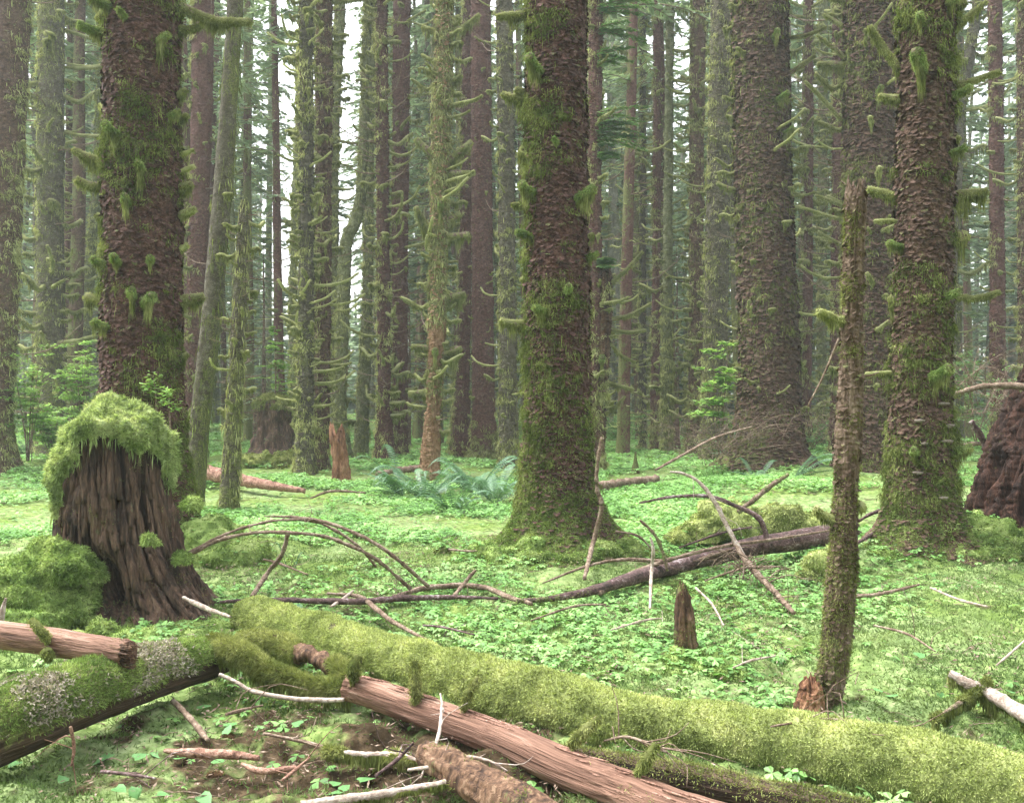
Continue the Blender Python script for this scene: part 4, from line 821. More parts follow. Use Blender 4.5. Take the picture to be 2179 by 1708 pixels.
def branch_thing(name, label, rows, mat, seed, n=60, m=8, moss=0, twigs=0, cat='fallen branch', mossattr=.15, hang=0, kink=.15):
    pts, rad = logpts(rows, .11); rs = np.random.default_rng(seed); loc = tuple(pts[0])
    c = smoothpath(pts, n); mat = {'redlog': 'redlog_small'}.get(mat, mat); A = Acc(); A.add(*sweep(pts, rad, n, m, lambda V, N, t, th: fbm(V, .05, 2, seed)*min(rad)*.6+rs.normal(size=len(V))*min(rad)*.08), 0, mossattr)
    if twigs:
        for k in range(twigs):
            i = rs.integers(n//6, n-2); L = rs.uniform(.05, .3); dv = nrm(rs.normal(size=3)+nrm(c[min(i+3, n-1)]-c[i])*1.2); b = c[i]
            A.add(*twig_geo([b, b+dv*L*.5+rs.normal(size=3)*.02, b+dv*L+rs.normal(size=3)*.05], .003, .0012, 6, 4, .1, seed+k), 0, 0)
    root = thing(name, label, cat, loc); link('wood', A.mesh('wood', M[mat], loc), root)
    if moss:
        V, Fs = sweep(pts, np.asarray(rad)+.006, n, 9, lambda V, N, t, th: fbm(V, .05, 2, seed)*.008); H = Acc()
        pk = fbm(c, .3, 2, seed)
        Fs = [f[fbm(V[f].mean(1), .3, 2, seed) > (-.05 if moss < 2 else -9)] for f in Fs[:1]]
        if len(Fs[0]):
            H.add(V, Fs); p, nn = scatter(V, Fs, int(14000*moss*min(3, np.linalg.norm(pts[0]-pts[-1]))), rs); H.add(*blades(p, nn, rs, .016+min(rad)*.6, .005, .5, .6, .4))
            link('moss', H.mesh('moss', M['moss'], loc), root)
    if hang:
        H = Acc(); curtain(H, pts, rad, rs, int(2600*max(1, np.linalg.norm(pts[0]-pts[-1]))), hang, 0); link('hanging_moss', H.mesh('hanging_moss', M['moss'], loc), root)
    return root
BT = branch_thing
BT('mossy_branch', 'sagging moss wrapped branch hanging threads between lichen patched log and red log', [(448, 1372, 4.75, 22), (516, 1392, 4.65, 20), (560, 1420, 4.6, 15), (619, 1444, 4.55, 13), (690, 1462, 4.5, 13), (745, 1470, 4.45, 12)], 'twig', 101, moss=3, hang=.17)
BT('bare_branch', 'bright bare curved branch just beneath the sagging mossy one', [(467, 1434, 4.5, 3), (500, 1450, 4.48, 4.5), (541, 1471, 4.45, 5), (619, 1485, 4.4, 5), (690, 1489, 4.38, 5), (732, 1488, 4.35, 4)], 'pale', 102)
BT('broken_stick', 'short brown stick poking down from under the lichen patched log', [(368, 1490, 4.35, 6), (410, 1535, 4.1, 7), (443, 1575, 4.0, 5)], 'twig', 103)
BT('mossy_log', 'small mossy lump of log between the sagging branch and the long mossy log', [(505, 1352, 5.15, 8), (540, 1362, 5.1, 20), (600, 1375, 5.05, 26), (640, 1395, 4.95, 20)], 'rot', 104, moss=3, cat='log', m=16)
BT('rotten_branch', 'brown flaking branch leading into the end of the red log', [(625, 1383, 5.0, 17), (670, 1398, 4.85, 17), (712, 1420, 4.7, 18), (745, 1448, 4.55, 18)], 'rot', 105, moss=1, m=14)
BT('mossy_branch', 'low mossy branch along the bottom edge of the picture', [(640, 1712, 3.35, 9), (740, 1700, 3.4, 11), (826, 1686, 3.4, 9), (955, 1663, 3.4, 7)], 'pale', 106, moss=1.3, hang=.05)
BT('mossy_branch', 'pale branch with one fluffy moss clump above the bottom edge', [(690, 1596, 3.75, 6), (760, 1604, 3.7, 6), (830, 1606, 3.7, 8), (905, 1620, 3.65, 7)], 'pale', 107, moss=1.1, hang=.08)
BT('thin_branch', 'crooked pale twig hanging across the red log', [(937, 1475, 3.9, 2), (940, 1500, 3.85, 3), (934, 1560, 3.7, 4), (915, 1610, 3.6, 4), (895, 1655, 3.5, 3)], 'pale', 108, twigs=4)
BT('thin_branch', 'bowed bare twig lying before the red log', [(868, 1637, 3.5, 3), (930, 1628, 3.48, 4), (985, 1610, 3.46, 4), (1040, 1618, 3.44, 3), (1080, 1640, 3.4, 2)], 'pale', 109, twigs=3)
rX, locX, V, Fs, _, _, rs = log('rotten_log', 'short rough rotten log beneath the red log at the bottom edge', [(905, 1600, 3.6, 26), (950, 1625, 3.5, 36), (1010, 1660, 3.38, 42), (1100, 1712, 3.2, 46), (1180, 1770, 3.05, 46)], 'rot', 110, 90, 40, .03, .02, lambda V: .15+.4*fbm(V, .15, 2, 3))
fuzz_on(rX, locX, V, Fs, 9000, rs, .02, .005, 'moss', lambda p, n: np.clip(fbm(p, .15, 2, 9)*3-.5, 0, .8)*(n[:, 2] > -.2))
BT('rotten_board', 'flat brown sliver of rotten wood on the bare soil', [(350, 1597, 3.75, 5), (420, 1602, 3.72, 10), (500, 1606, 3.7, 10), (552, 1612, 3.68, 5)], 'redlog', 111, cat='wood sliver', m=10)
BT('rotten_board', 'small splintered red wood sliver beside the bare soil pine cones', [(515, 1625, 3.66, 4), (560, 1640, 3.62, 7), (630, 1632, 3.62, 4)], 'redlog', 112, cat='wood sliver', m=8)
# lower mossy log under the big mossy one
rY, locY, V, Fs, ptsY, radY, rs = log('mossy_log', 'half buried wet dark log below the long mossy log near the bottom', [(1180, 1600, 3.75, 16), (1330, 1632, 3.6, 28), (1480, 1662, 3.45, 34), (1650, 1700, 3.3, 36), (1850, 1750, 3.15, 40)], 'darkwood', 113, 120, 32, .02, .006, lambda V: np.clip((V[:, 2]-.08)*4, -.2, .7))
fuzz_on(rY, locY, V, Fs, 30000, rs, .02, .005, 'moss', lambda p, n: np.clip(n[:, 2]*1.5-.2+fbm(p, .2, 2, 2), 0, 1))

# ------------------------------------------------------------------ fallen sticks of the clearing (pixel rows with their own depth)
BT('arched_branch', 'long thin arch of bare branch springing from the stump side, upper one', [(562, 1098, 6.6, 2), (625, 1100, 6.6, 3), (697, 1112, 6.55, 4), (785, 1148, 6.5, 4), (852, 1195, 6.5, 4), (912, 1248, 6.6, 4)], 'twig', 120, twigs=7)
BT('arched_branch', 'long thin arch of bare branch springing from the stump side, lower one', [(383, 1190, 6.3, 5), (464, 1150, 6.35, 4), (540, 1134, 6.4, 4), (613, 1133, 6.4, 4), (697, 1143, 6.45, 4), (785, 1180, 6.5, 4), (840, 1222, 6.6, 4), (873, 1252, 6.7, 4)], 'twig', 121, twigs=8)
BT('arched_branch', 'thin forked arch of branch lying between the two long arches', [(385, 1186, 6.3, 4), (450, 1150, 6.4, 3), (520, 1122, 6.5, 3), (600, 1106, 6.55, 3), (680, 1112, 6.6, 3), (760, 1160, 6.6, 3), (800, 1205, 6.7, 3)], 'twig', 122, twigs=4)
BT('dead_stick', 'stout stick propping the thin arched branches', [(612, 1136, 6.45, 4), (600, 1180, 6.5, 5), (570, 1218, 6.6, 5), (536, 1270, 6.9, 6)], 'twig', 123)
BT('fallen_branch', 'long straight reddish branch flat on the sorrel behind the mossy log', [(468, 1280, 6.9, 3), (560, 1276, 6.95, 5), (748, 1279, 6.9, 7), (851, 1273, 6.95, 7), (960, 1270, 7.0, 5), (1060, 1273, 7.0, 3)], 'darklog', 124, twigs=4, moss=0)
BT('fallen_branch', 'wavy reddish branch humped over the straight one', [(835, 1270, 6.9, 4), (903, 1251, 6.95, 6), (986, 1245, 7.0, 6), (1040, 1252, 7.0, 6), (1079, 1269, 7.0, 6), (1130, 1284, 6.95, 5)], 'twig', 125, twigs=3)
BT('fallen_branch', 'slanting branch running down toward the long mossy log', [(697, 1262, 6.95, 3), (764, 1269, 6.8, 5), (800, 1295, 6.5, 6), (836, 1322, 6.3, 5), (890, 1352, 6.0, 4), (955, 1387, 5.7, 3)], 'twig', 126, twigs=4)
BT('dead_stick', 'short thin stick crossing the reddish branches', [(705, 1290, 6.6, 3), (735, 1270, 6.6, 4), (752, 1256, 6.6, 2)], 'pale', 127)
rW, locW, V, Fs, ptsW, radW, rs = log('fallen_log', 'dark smooth fallen log with silvery peeling bark beyond the slim dead snag', [(1100, 1278, 7.0, 4), (1180, 1272, 7.1, 7), (1270, 1254, 7.25, 10), (1340, 1232, 7.4, 13), (1431, 1207, 7.6, 15), (1520, 1183, 7.75, 18), (1600, 1163, 7.9, 21), (1690, 1150, 8.0, 22), (1790, 1134, 8.1, 24)], 'darklog', 128, 160, 32, .012, .004, lambda V: .15+.45*np.clip((.9-V[:, 0])*.8, -.3, 1)*1+.2*fbm(V, .3, 2, 4))
fuzz_on(rW, locW, V, Fs, 22000, rs, .02, .006, 'moss', lambda p, n: np.clip((.75-p[:, 0])*2, 0, 1)*np.clip(.4+fbm(p, .3, 2, 8), 0, 1))
BT('fallen_branch', 'reddish curving branch climbing across the dark smooth log', [(1275, 1262, 7.1, 6), (1330, 1228, 7.2, 7), (1395, 1200, 7.3, 5), (1470, 1178, 7.4, 4), (1549, 1160, 7.5, 4), (1640, 1148, 7.6, 3), (1766, 1128, 7.8, 2)], 'twig', 129, twigs=6)
BT('thin_branch', 'pale thin branch lying flat before the mossy root mound', [(1155, 1240, 7.4, 2), (1250, 1204, 7.5, 3), (1330, 1190, 7.6, 4), (1460, 1194, 7.6, 4), (1560, 1168, 7.7, 3)], 'twig', 130, twigs=5)
BT('upright_stick', 'tall thin leaning stick standing beside the mossy root mound', [(1244, 1230, 7.8, 4), (1258, 1170, 7.8, 5), (1280, 1078, 7.8, 5), (1270, 1040, 7.8, 4), (1272, 985, 7.8, 4), (1282, 930, 7.8, 4)], 'twig', 131, cat='stick')
BT('upright_stick', 'short white twig standing upright in the sorrel', [(1383, 1296, 6.7, 2.5), (1386, 1220, 6.7, 4), (1390, 1170, 6.7, 4), (1384, 1142, 6.7, 2)], 'pale', 132, cat='stick')
BT('upright_stick', 'dark mossy curved twig standing next to the white one', [(1420, 1214, 7.3, 3), (1412, 1180, 7.3, 4), (1395, 1140, 7.3, 4), (1362, 1106, 7.3, 3)], 'twig', 133, cat='stick', mossattr=.5, twigs=3)
BT('bent_branch', 'bleached white branch bowing down over the dark smooth log', [(1426, 1003, 7.6, 2.5), (1460, 1010, 7.6, 3), (1492, 1030, 7.6, 4), (1525, 1075, 7.55, 5), (1550, 1125, 7.5, 5), (1592, 1200, 7.4, 5)], 'pale', 134, twigs=3)
BT('bent_branch', 'rough grey branch with fine twigs crossing toward the slim dead snag', [(1560, 1150, 7.5, 4), (1592, 1200, 7.3, 8), (1640, 1250, 7.0, 7), (1688, 1302, 6.7, 5)], 'twig', 135, twigs=40)
BT('bent_branch', 'dark arched branch hooking down onto the dark smooth log', [(1360, 1070, 7.9, 2), (1430, 1057, 7.9, 3), (1508, 1056, 7.9, 4), (1570, 1078, 7.85, 5), (1612, 1100, 7.8, 6), (1628, 1130, 7.8, 6), (1634, 1165, 7.8, 6)], 'darklog', 136, mossattr=.3, twigs=3)
BT('bent_branch', 'straight dead branch slanting up toward the widest spruce', [(1395, 1000, 9.6, 2), (1440, 975, 9.9, 3), (1523, 931, 10.4, 3), (1600, 908, 11, 2)], 'twig', 137, twigs=3)
BT('dead_stick', 'moss topped stick poking out of the mossy nurse mound', [(1570, 1090, 8.6, 4), (1610, 1058, 8.6, 6), (1645, 1030, 8.6, 5), (1678, 1009, 8.6, 4)], 'twig', 138, mossattr=.45)
BT('fallen_branch', 'thin brown stick lying on the sorrel past the slim dead snag', [(1822, 1268, 7.1, 4), (1880, 1262, 7.1, 4), (1956, 1243, 7.2, 3)], 'twig', 139, twigs=2)
BT('fallen_branch', 'thin pale twig lying before the roots of the bracket fungus spruce', [(1980, 1250, 7.4, 2), (2040, 1275, 7.2, 3), (2100, 1290, 7.0, 2)], 'pale', 140)
BT('bleached_branch', 'thick bleached branch with hanging moss entering at the far edge', [(2021, 1430, 4.5, 8), (2060, 1452, 4.45, 13), (2110, 1478, 4.4, 15), (2178, 1520, 4.3, 16), (2260, 1570, 4.2, 17)], 'pale', 141, hang=.10)
BT('dead_stick', 'dark mossy stick hung with moss beneath the bleached branch', [(1985, 1530, 4.3, 3), (2050, 1490, 4.4, 5), (2105, 1448, 4.45, 6)], 'twig', 142, mossattr=.5, moss=1, hang=.10)
BT('thin_branch', 'fine pale twig pointing up beyond the bleached branch', [(2120, 1415, 4.7, 2), (2150, 1390, 4.8, 2.5), (2185, 1358, 4.9, 2)], 'pale', 143)
BT('fallen_branch', 'long grey branch reaching in beyond the bracket fungus spruce', [(2010, 845, 9.2, 4), (2050, 832, 9.1, 5), (2109, 820, 9.0, 6), (2180, 822, 8.9, 7), (2260, 830, 8.8, 7)], 'twig', 144, twigs=14)
BT('fallen_branch', 'horizontal grey pole far beyond the bracket fungus spruce', [(2015, 950, 13, 5), (2090, 944, 13, 5), (2190, 940, 13, 6)], 'twig', 145)
BT('dead_stick', 'dark curved stub leaning before the decayed hulk', [(2110, 1002, 9.8, 10), (2100, 955, 9.8, 8), (2085, 925, 9.8, 7), (2066, 896, 9.8, 6)], 'darklog', 146, mossattr=.35, m=10)
BT('fallen_log', 'reddish brown log lying beyond the slim leaning trees', [(390, 990, 15.5, 17), (440, 1005, 15, 16), (500, 1018, 14.6, 14), (570, 1032, 14.2, 10), (648, 1044, 13.9, 5)], 'redlog', 147, cat='log', m=16, mossattr=.1)
BT('fallen_log', 'short pale log end lying beyond the mossy root mound', [(1250, 1042, 14.2, 13), (1310, 1030, 14.4, 10), (1400, 1018, 14.8, 8)], 'twig', 148, cat='log', m=12)
BT('fallen_log', 'dim fallen log lying by the ferns', [(800, 1008, 16.6, 6), (850, 1000, 16.8, 7), (905, 995, 17, 8)], 'twig', 149, cat='log', m=10)
BT('thin_branch', 'short twig lying over the sorrel left of the root mound', [(955, 1168, 8.8, 2), (1010, 1172, 8.8, 2.5), (1075, 1160, 8.9, 2)], 'twig', 150, twigs=3)
BT('dead_stick', 'stick slanting up before the reddish wavy branch', [(965, 1268, 6.9, 4), (985, 1245, 6.9, 4), (1012, 1212, 6.95, 3)], 'twig', 151)
BT('thin_branch', 'short broken stick pushed into the moss by the big stump', [(390, 1270, 5.9, 4), (430, 1290, 5.8, 5), (490, 1312, 5.7, 4)], 'pale', 152)
BT('thin_branch', 'thin stick sticking out over the tall stump top', [(190, 880, 7.0, 2.5), (232, 876, 6.9, 3), (250, 850, 6.8, 2)], 'pale', 153)
BT('dead_stick', 'broken pale stick standing at the picture edge behind the snapped log', [(-6, 1345, 4.6, 8), (5, 1300, 4.6, 6), (12, 1272, 4.6, 3)], 'pale', 154)
BT('thin_branch', 'thin dark twig lying along the top of the long mossy log', [(1640, 1545, 3.7, 2), (1750, 1530, 3.75, 3), (1860, 1540, 3.7, 2.5), (1960, 1560, 3.6, 2)], 'twig', 155, twigs=8)
BT('thin_branch', 'spray of fine twigs on the ledge before the long mossy log', [(1285, 1575, 3.55, 2), (1340, 1568, 3.5, 3), (1420, 1600, 3.4, 3)], 'twig', 156, twigs=12)
rt2 = np.random.default_rng(55)
for k, (x0, y0, x1, y1, dd, lab) in enumerate([(1130, 1320, 1290, 1285, 6.4, 'thin twig lying on the leaves under the mossy end of the dark smooth log'), (1300, 1340, 1410, 1315, 6.2, 'thin twig lying between the white upright twig and the long mossy log'), (1500, 1235, 1660, 1205, 7.2, 'thin twig lying along the near side of the dark smooth log'),
        (1445, 1165, 1600, 1120, 8.2, 'thin stick leaning over the dark smooth log toward the nurse mound'), (1860, 1330, 1990, 1385, 5.8, 'thin twig on the moss beyond the slim dead snag'), (1560, 1420, 1650, 1395, 5.4, 'short twig between the pointed stub and the slim dead snag'), (560, 1190, 655, 1222, 7.6, 'thin twig lying under the long arched branches'),
        (900, 1330, 1010, 1350, 6.0, 'short twig just beyond the slanting branch'), (1310, 1130, 1385, 1165, 8.2, 'thin twig lying next to the curved mossy twig'), (1480, 1250, 1540, 1330, 6.6, 'short drooping twig beyond the pointed stub'), (660, 1060, 780, 1048, 12.5, 'thin stick lying on open moss before the splintered red stump')]):
    BT('thin_branch', lab, [(x0, y0, dd, 2), ((x0+x1)/2+rt2.normal()*12, (y0+y1)/2-rt2.uniform(2, 14), dd, 3), (x1, y1, dd, 1.5)], ['twig', 'pale', 'twig', 'darklog'][k % 4], 500+k, twigs=int(rt2.integers(2, 7)))
for k, (x0, y0, x1, y1, dd, lab) in enumerate([(560, 1560, 700, 1590, 3.9, 'thin reddish stick lying in the hollow between the crossed logs'), (600, 1660, 660, 1610, 3.6, 'short stick leaning beside the splintered red wood sliver'), (215, 1640, 330, 1655, 3.6, 'thin stick lying among the heart shaped leaves'),
        (480, 1520, 560, 1500, 4.3, 'short dark stick in the shade under the sagging mossy branch'), (150, 1545, 152, 1630, 3.62, 'thin twig standing against the lichen patched log'), (800, 1650, 880, 1580, 3.6, 'stubby stick leaning on the pale mossy branch')]):
    BT('dead_stick', lab, [(x0, y0, dd, 3.5), ((x0+x1)/2+rt2.normal()*5, (y0+y1)/2, dd, 4), (x1, y1, dd, 2)], ['twig', 'redlog', 'darklog'][k % 3], 540+k, twigs=3)
BT('fallen_branch', 'crooked red stick near the roots beyond the snag', [(1825, 1110, 8.6, 3), (1860, 1090, 8.6, 4), (1905, 1078, 8.6, 4)], 'darklog', 157)
BT('fallen_branch', 'second crooked red stick lower near the roots beyond the snag', [(1825, 1155, 8.4, 3), (1865, 1130, 8.4, 5), (1905, 1105, 8.4, 4)], 'darklog', 158)

# ------------------------------------------------------------------ stumps and snags
def stump():
    cx, cyy = P(252, 0, 6.45)[0], 6.45; root = thing('mossy_stump', 'huge rotten stump wearing a shaggy dome of pale green moss', 'stump', (cx, cyy, 0)); loc = root.location; rs = np.random.default_rng(31)
    n, m = 300, 420; z = np.linspace(-.3, 1.32, n); th = np.arange(m)/m*2*pi; Z = np.repeat(z, m); TH = np.tile(th, n)
    r = np.interp(Z, [-.3, 0, .25, .6, .95, 1.32], [.56, .46, .41, .38, .33, .27]); off = np.interp(Z, [-.3, 0, .3, .6, 1], [.20, .16, .07, .0, -.01])
    def gb(t0, s, zz, sz, a): dt = (TH-t0+pi) % (2*pi)-pi; return a*np.exp(-(dt/s)**2-((Z-zz)/sz)**2)
    r = r+gb(-.55, .35, -.1, .35, .30)+gb(-1.5, .4, -.15, .3, .10)+gb(-2.9, .5, -.2, .3, .3)+gb(.8, .4, -.2, .3, .3)+gb(2.2, .4, -.2, .3, .3)
    r = r-gb(-1.55, .24, .28, .17, .46)-gb(-.62, .11, .62, .33, .20)-gb(-1.75, .07, .75, .5, .12)-gb(-2.5, .12, .8, .3, .08)-gb(-1.15, .05, 1.0, .25, .10)
    q = np.stack([np.cos(TH+Z*.15)*.42, np.sin(TH+Z*.15)*.42, Z*.10], 1)
    rd = 1-np.abs(fbm(q, .05, 3, 5))*2.2; r = r+(rd-.5)*.085+fbm(q, .02, 2, 9)*.03+fbm(np.stack([q[:, 0], q[:, 1], Z*.6], 1), .12, 2, 4)*.03
    V = np.stack([cx+off+r*np.cos(TH), cyy+r*np.sin(TH)*.95, Z], 1)
    i = np.arange(n-1)[:, None]*m+np.arange(m)[None, :]; j = np.arange(n-1)[:, None]*m+(np.arange(m)[None, :]+1) % m; Q = np.stack([i, j, j+m, i+m], -1).reshape(-1, 4)
    ms = .16+.5*fbm(V, .22, 3, 8)+.25*np.exp(-np.maximum(Z, 0)/.12)
    A = Acc(); A.add(V, [Q], 0, ms)
    for k in range(190):                          # long splinters of rotten wood standing off the face
        t0 = rs.uniform(-2.9, -.1); zc = rs.uniform(.0, 1.05) if abs(t0+1.55) > .34 else rs.uniform(.75, 1.05); L = rs.uniform(.10, .45); w = rs.uniform(.007, .028); zz = np.linspace(max(zc-L/2, -.05), min(zc+L/2, 1.25), 5)
        rr = np.interp(zz, [-.3, 0, .25, .6, .95, 1.32], [.56, .46, .41, .38, .33, .27])+.25*np.exp(-((t0+.55)/.35)**2-((zz+.1)/.35)**2)+rs.uniform(-.01, .035); oo = np.interp(zz, [-.3, 0, .3, .6, 1], [.20, .16, .07, 0, -.01])
        tt = t0-zz*.12+rs.normal()*.05*np.linspace(0, 1, 5)
        pp = np.stack([cx+oo+rr*np.cos(tt), cyy+rr*np.sin(tt)*.95, zz], 1); A.add(*sweep(pp, [w, w*1.1, w*.4], 8, 5, lambda V, N, t, th: fbm(V, .03, 2, k)*w*.5), 0, rs.uniform(-.2, .3))
    link('stump_wood', A.mesh('stump_wood', M['stump'], loc), root)
    Vw, Qw = A.V[0], [A.F[0]]; p, q = scatter(Vw, Qw, 90000, rs, lambda p, n: np.clip((fbm(p, .16, 3, 44)*2.4-.25+.5*np.clip((p[:, 2]-1.0)*3, 0, 1)+.6*np.exp(-np.maximum(p[:, 2], 0)/.1))*(n[:, 1] < .3), 0, 1))
    link('moss', Acc().add(*blades(p, q, rs, .018, .005, .6, .8, .3)).mesh('moss', M['skirt'] if 'skirt' in M else M['moss_skirt'], loc), root)
    # moss cap
    n, m = 120, 220; s = np.linspace(0, 1, n); S = np.repeat(s, m); TH = np.tile(np.arange(m)/m*2*pi, n); dg = (np.degrees(TH)+180) % 360-180
    zed = np.interp(dg, [-180, -150, -128, -112, -100, -80, -55, -30, -10, 0, 60, 120, 180], [.70, .66, .88, 1.12, 1.24, 1.27, 1.18, 1.16, .96, .88, .85, .8, .70])+fbm(np.stack([np.cos(TH), np.sin(TH), 0*TH], 1), .22, 3, 3)*.2
    zt = 1.52; a = S**.85*pi/2; hz = np.maximum(zt-zed, .1)
    R = .365*np.sin(np.clip(a*1.35, 0, pi/2))+.035*S; Z = zt-hz*(1-np.cos(a))**.9; R = R+.05*np.sin(np.clip(S*pi*1.05, 0, pi))**2*(S > .4)-.05*np.clip((S-.85)/.15, 0, 1)
    V = np.stack([cx-.02+R*np.cos(TH), cyy+R*np.sin(TH)*.95, Z], 1); N = nrm(np.stack([np.cos(TH)*np.sin(a), np.sin(TH)*np.sin(a), np.cos(a)+.1], 1))
    V = V+N*(fbm(V, .18, 3, 12)*.13+fbm(V, .05, 2, 13)*.03)[:, None]
    i = np.arange(n-1)[:, None]*m+np.arange(m)[None, :]; j = np.arange(n-1)[:, None]*m+(np.arange(m)[None, :]+1) % m; Q = np.stack([i, i+m, j+m, j], -1).reshape(-1, 4)
    A = Acc(); A.add(V, [Q]); f = lambda p, n: np.clip(.8-n[:, 1], .1, 1); p, nn = scatter(V, [Q], 130000, rs, f)
    tuft = (1+fbm(p, .035, 2, 14)*1.6).clip(.3, 2); A.add(*blades(p, nn, rs, .024*tuft*rs.uniform(.4, 1.3, len(p)), .0066, .7, .9, .12, 2))
    e = V[-m:]; k = rs.integers(0, m, 350); k = k[(dg[-m:][k] < 20)]; A.add(*blades(e[k]+rs.normal(size=(len(k), 3))*.012, np.tile([0, 0, -1.], (len(k), 1)), rs, .11*rs.uniform(.3, 1.2, len(k)), .007, 1, .15, .3, 2))
    link('moss_cap', A.mesh('moss_cap', M['cap_moss'], loc), root)
    # moss heaps at its foot
    A = Acc()
    for (ex, ey, ez, rx, ry, rz, nb) in [(-3.17, 6.14, .05, .38, .32, .52, 60000), (-3.30, 5.97, -.02, .44, .42, .24, 36000), (-2.98, 6.08, .40, .22, .2, .17, 16000), (-2.62, 5.78, .02, .10, .09, .14, 5000), (-2.70, 5.80, -.04, .30, .22, .12, 9000), (-2.05, 6.0, -.05, .32, .25, .15, 7000), (-2.32, 5.78, -.05, .22, .16, .13, 5000), (-2.28, 6.25, .45, .06, .06, .05, 1500), (-2.4, 5.98, .62, .05, .05, .05, 1500), (-2.15, 6.05, .85, .06, .05, .07, 1500)]:
        nn_, mm = 46, 70; ph = np.repeat(np.linspace(0, pi*.62, nn_), mm); t = np.tile(np.arange(mm)/mm*2*pi, nn_); D = np.stack([np.sin(ph)*np.cos(t), np.sin(ph)*np.sin(t), np.cos(ph)], 1)
        V = np.array([ex, ey, ez])+D*np.array([rx, ry, rz]); V = V+D*(fbm(V, .16, 3, 22)*.13*min(1, rx/.3)+fbm(V, .05, 2, 23)*.025)[:, None]
        i = np.arange(nn_-1)[:, None]*mm+np.arange(mm)[None, :]; j = np.arange(nn_-1)[:, None]*mm+(np.arange(mm)[None, :]+1) % mm; Q = np.stack([i, i+mm, j+mm, j], -1).reshape(-1, 4)
        A.add(V, [Q]); p, q = scatter(V, [Q], nb, rs, f); A.add(*blades(p, q, rs, .028, .0062, .6, .8, .35, 2))
    link('moss_heap', A.mesh('moss_heap', M['moss_green'], loc), root)
    return root
M['stump'] = bark_mat('stump_wood', [(.15, (.008, .005, .004)), (.42, (.05, .032, .022)), (.62, (.13, .078, .053)), (.85, (.29, .20, .145))], scale=9, stretch=(1, 1, .12), bump=1., bscale=50, moss=[(.25, (.05, .075, .03)), (.5, (.10, .13, .055)), (.75, (.18, .21, .10))])
M['cap_moss'] = leaf_mat('cap_moss', [(.3, (.20, .27, .10)), (.5, (.34, .42, .18)), (.7, (.52, .58, .30))], 5., .35, .9)
stump()
def small_stump(name, label, pts, d, seed, mat, ztopj=.06, flare=.3, moss=.2, nf=3000, m=60, fl=.015, cat='stump', slant=0, dz=.012, fzm='moss_dark'):
    zb = gz(P(pts[0][0], 0, d)[0], d)-.1; ax = axis_px(pts, d, zb); loc = (ax[0, 0], ax[0, 1], zb); root = thing(name, label, cat, loc); rs = np.random.default_rng(seed)
    V, Q, ms = trunk_geo(ax, m, dz, seed, flare, .15, 4, .04, .008, moss_fn(moss, .3, .2, .1, .6, .3, seed), .02)
    n = len(V)//m; h = ax[-1, 2]-ax[0, 2]; th = np.tile(np.arange(m)/m*2*pi, n); hh = (V[:, 2]-ax[0, 2])/h
    q = np.stack([np.cos(th), np.sin(th), 0*th], 1); V[:, 2] += np.clip((hh-.75)/.25, 0, 1)*(fbm(q, .35, 3, seed)*ztopj*2+slant*np.cos(th))
    rr = fbm(np.stack([q[:, 0]*.1, q[:, 1]*.1, hh*.1], 1), .015, 2, seed+2)*ax[:, 3].mean()*.18; c = np.stack([np.interp(V[:, 2], ax[:, 2], ax[:, 0]), np.interp(V[:, 2], ax[:, 2], ax[:, 1])], 1)
    dxy = nrm(V[:, :2]-c); V[:, :2] += dxy*rr[:, None]
    k = np.arange(m); top = (n-1)*m; cc = V[top:top+m].mean(0)-np.array([0, 0, ztopj]); V = np.vstack([V, cc]); ms = np.append(ms, 0)
    Fs = [Q, np.stack([top+k, top+(k+1) % m, np.full(m, len(V)-1)], 1)]
    link('stump_wood', Acc().add(V, Fs, 0, ms).mesh('stump_wood', M[mat], loc), root)
    if nf: fuzz_on(root, loc, V, [Q], nf, rs, fl, fl*.35, fzm, lambda p, n: np.clip(.3+moss+fbm(p, .2, 2, seed)*1.5, 0, 1), name='moss')
    return root, ax, V, Q, rs
small_stump('pointed_stump', 'small pointed mossy stub standing in the sorrel beyond the long mossy log', [(1460, 1428, 30), (1460, 1380, 25), (1457, 1310, 20), (1452, 1262, 12), (1450, 1243, 5)], 5.2, 171, 'rot', .02, .2, .25, 9000)
small_stump('pointed_stump', 'tiny pointed stub at the far edge near the decayed hulk', [(2166, 1238, 12), (2163, 1205, 9), (2160, 1182, 3)], 8.1, 172, 'spruce_brown', .01, .1, .4, 2500)
small_stump('broken_stump', 'waist high splintered red stump near the curved green trunks', [(728, 1029, 20), (724, 980, 17), (718, 930, 16), (715, 912, 12)], 16, 173, 'redrot', .10, .1, -.1, 600)
small_stump('broken_stump', 'little spiky stub far beyond the mossy root mound', [(1352, 1010, 7), (1352, 985, 5), (1352, 962, 2)], 17.5, 174, 'spruce_brown', .02, .1, .4, 500)
# big back stump with moss cap
rb_, axb, V, Q, rs = small_stump('capped_stump', 'tall dark hollow stump with round moss cap and seedling growing on it', [(585, 985, 54), (582, 950, 44), (580, 900, 38), (582, 862, 38), (582, 850, 36)], 20, 175, 'stump', .04, .5, .1, 3000, m=90, fl=.04, dz=.02)
A = Acc(); c = P(583, 862, 20); ph = np.repeat(np.linspace(0, pi*.62, 30), 50); t = np.tile(np.arange(50)/50*2*pi, 30); D = np.stack([np.sin(ph)*np.cos(t), np.sin(ph)*np.sin(t), np.cos(ph)], 1)
V = c+D*np.array([.42, .42, .24]); V = V+D*(fbm(V, .2, 3, 3)*.08)[:, None]; i = np.arange(29)[:, None]*50+np.arange(50)[None, :]; j = np.arange(29)[:, None]*50+(np.arange(50)[None, :]+1) % 50; Qc = np.stack([i, i+50, j+50, j], -1).reshape(-1, 4)
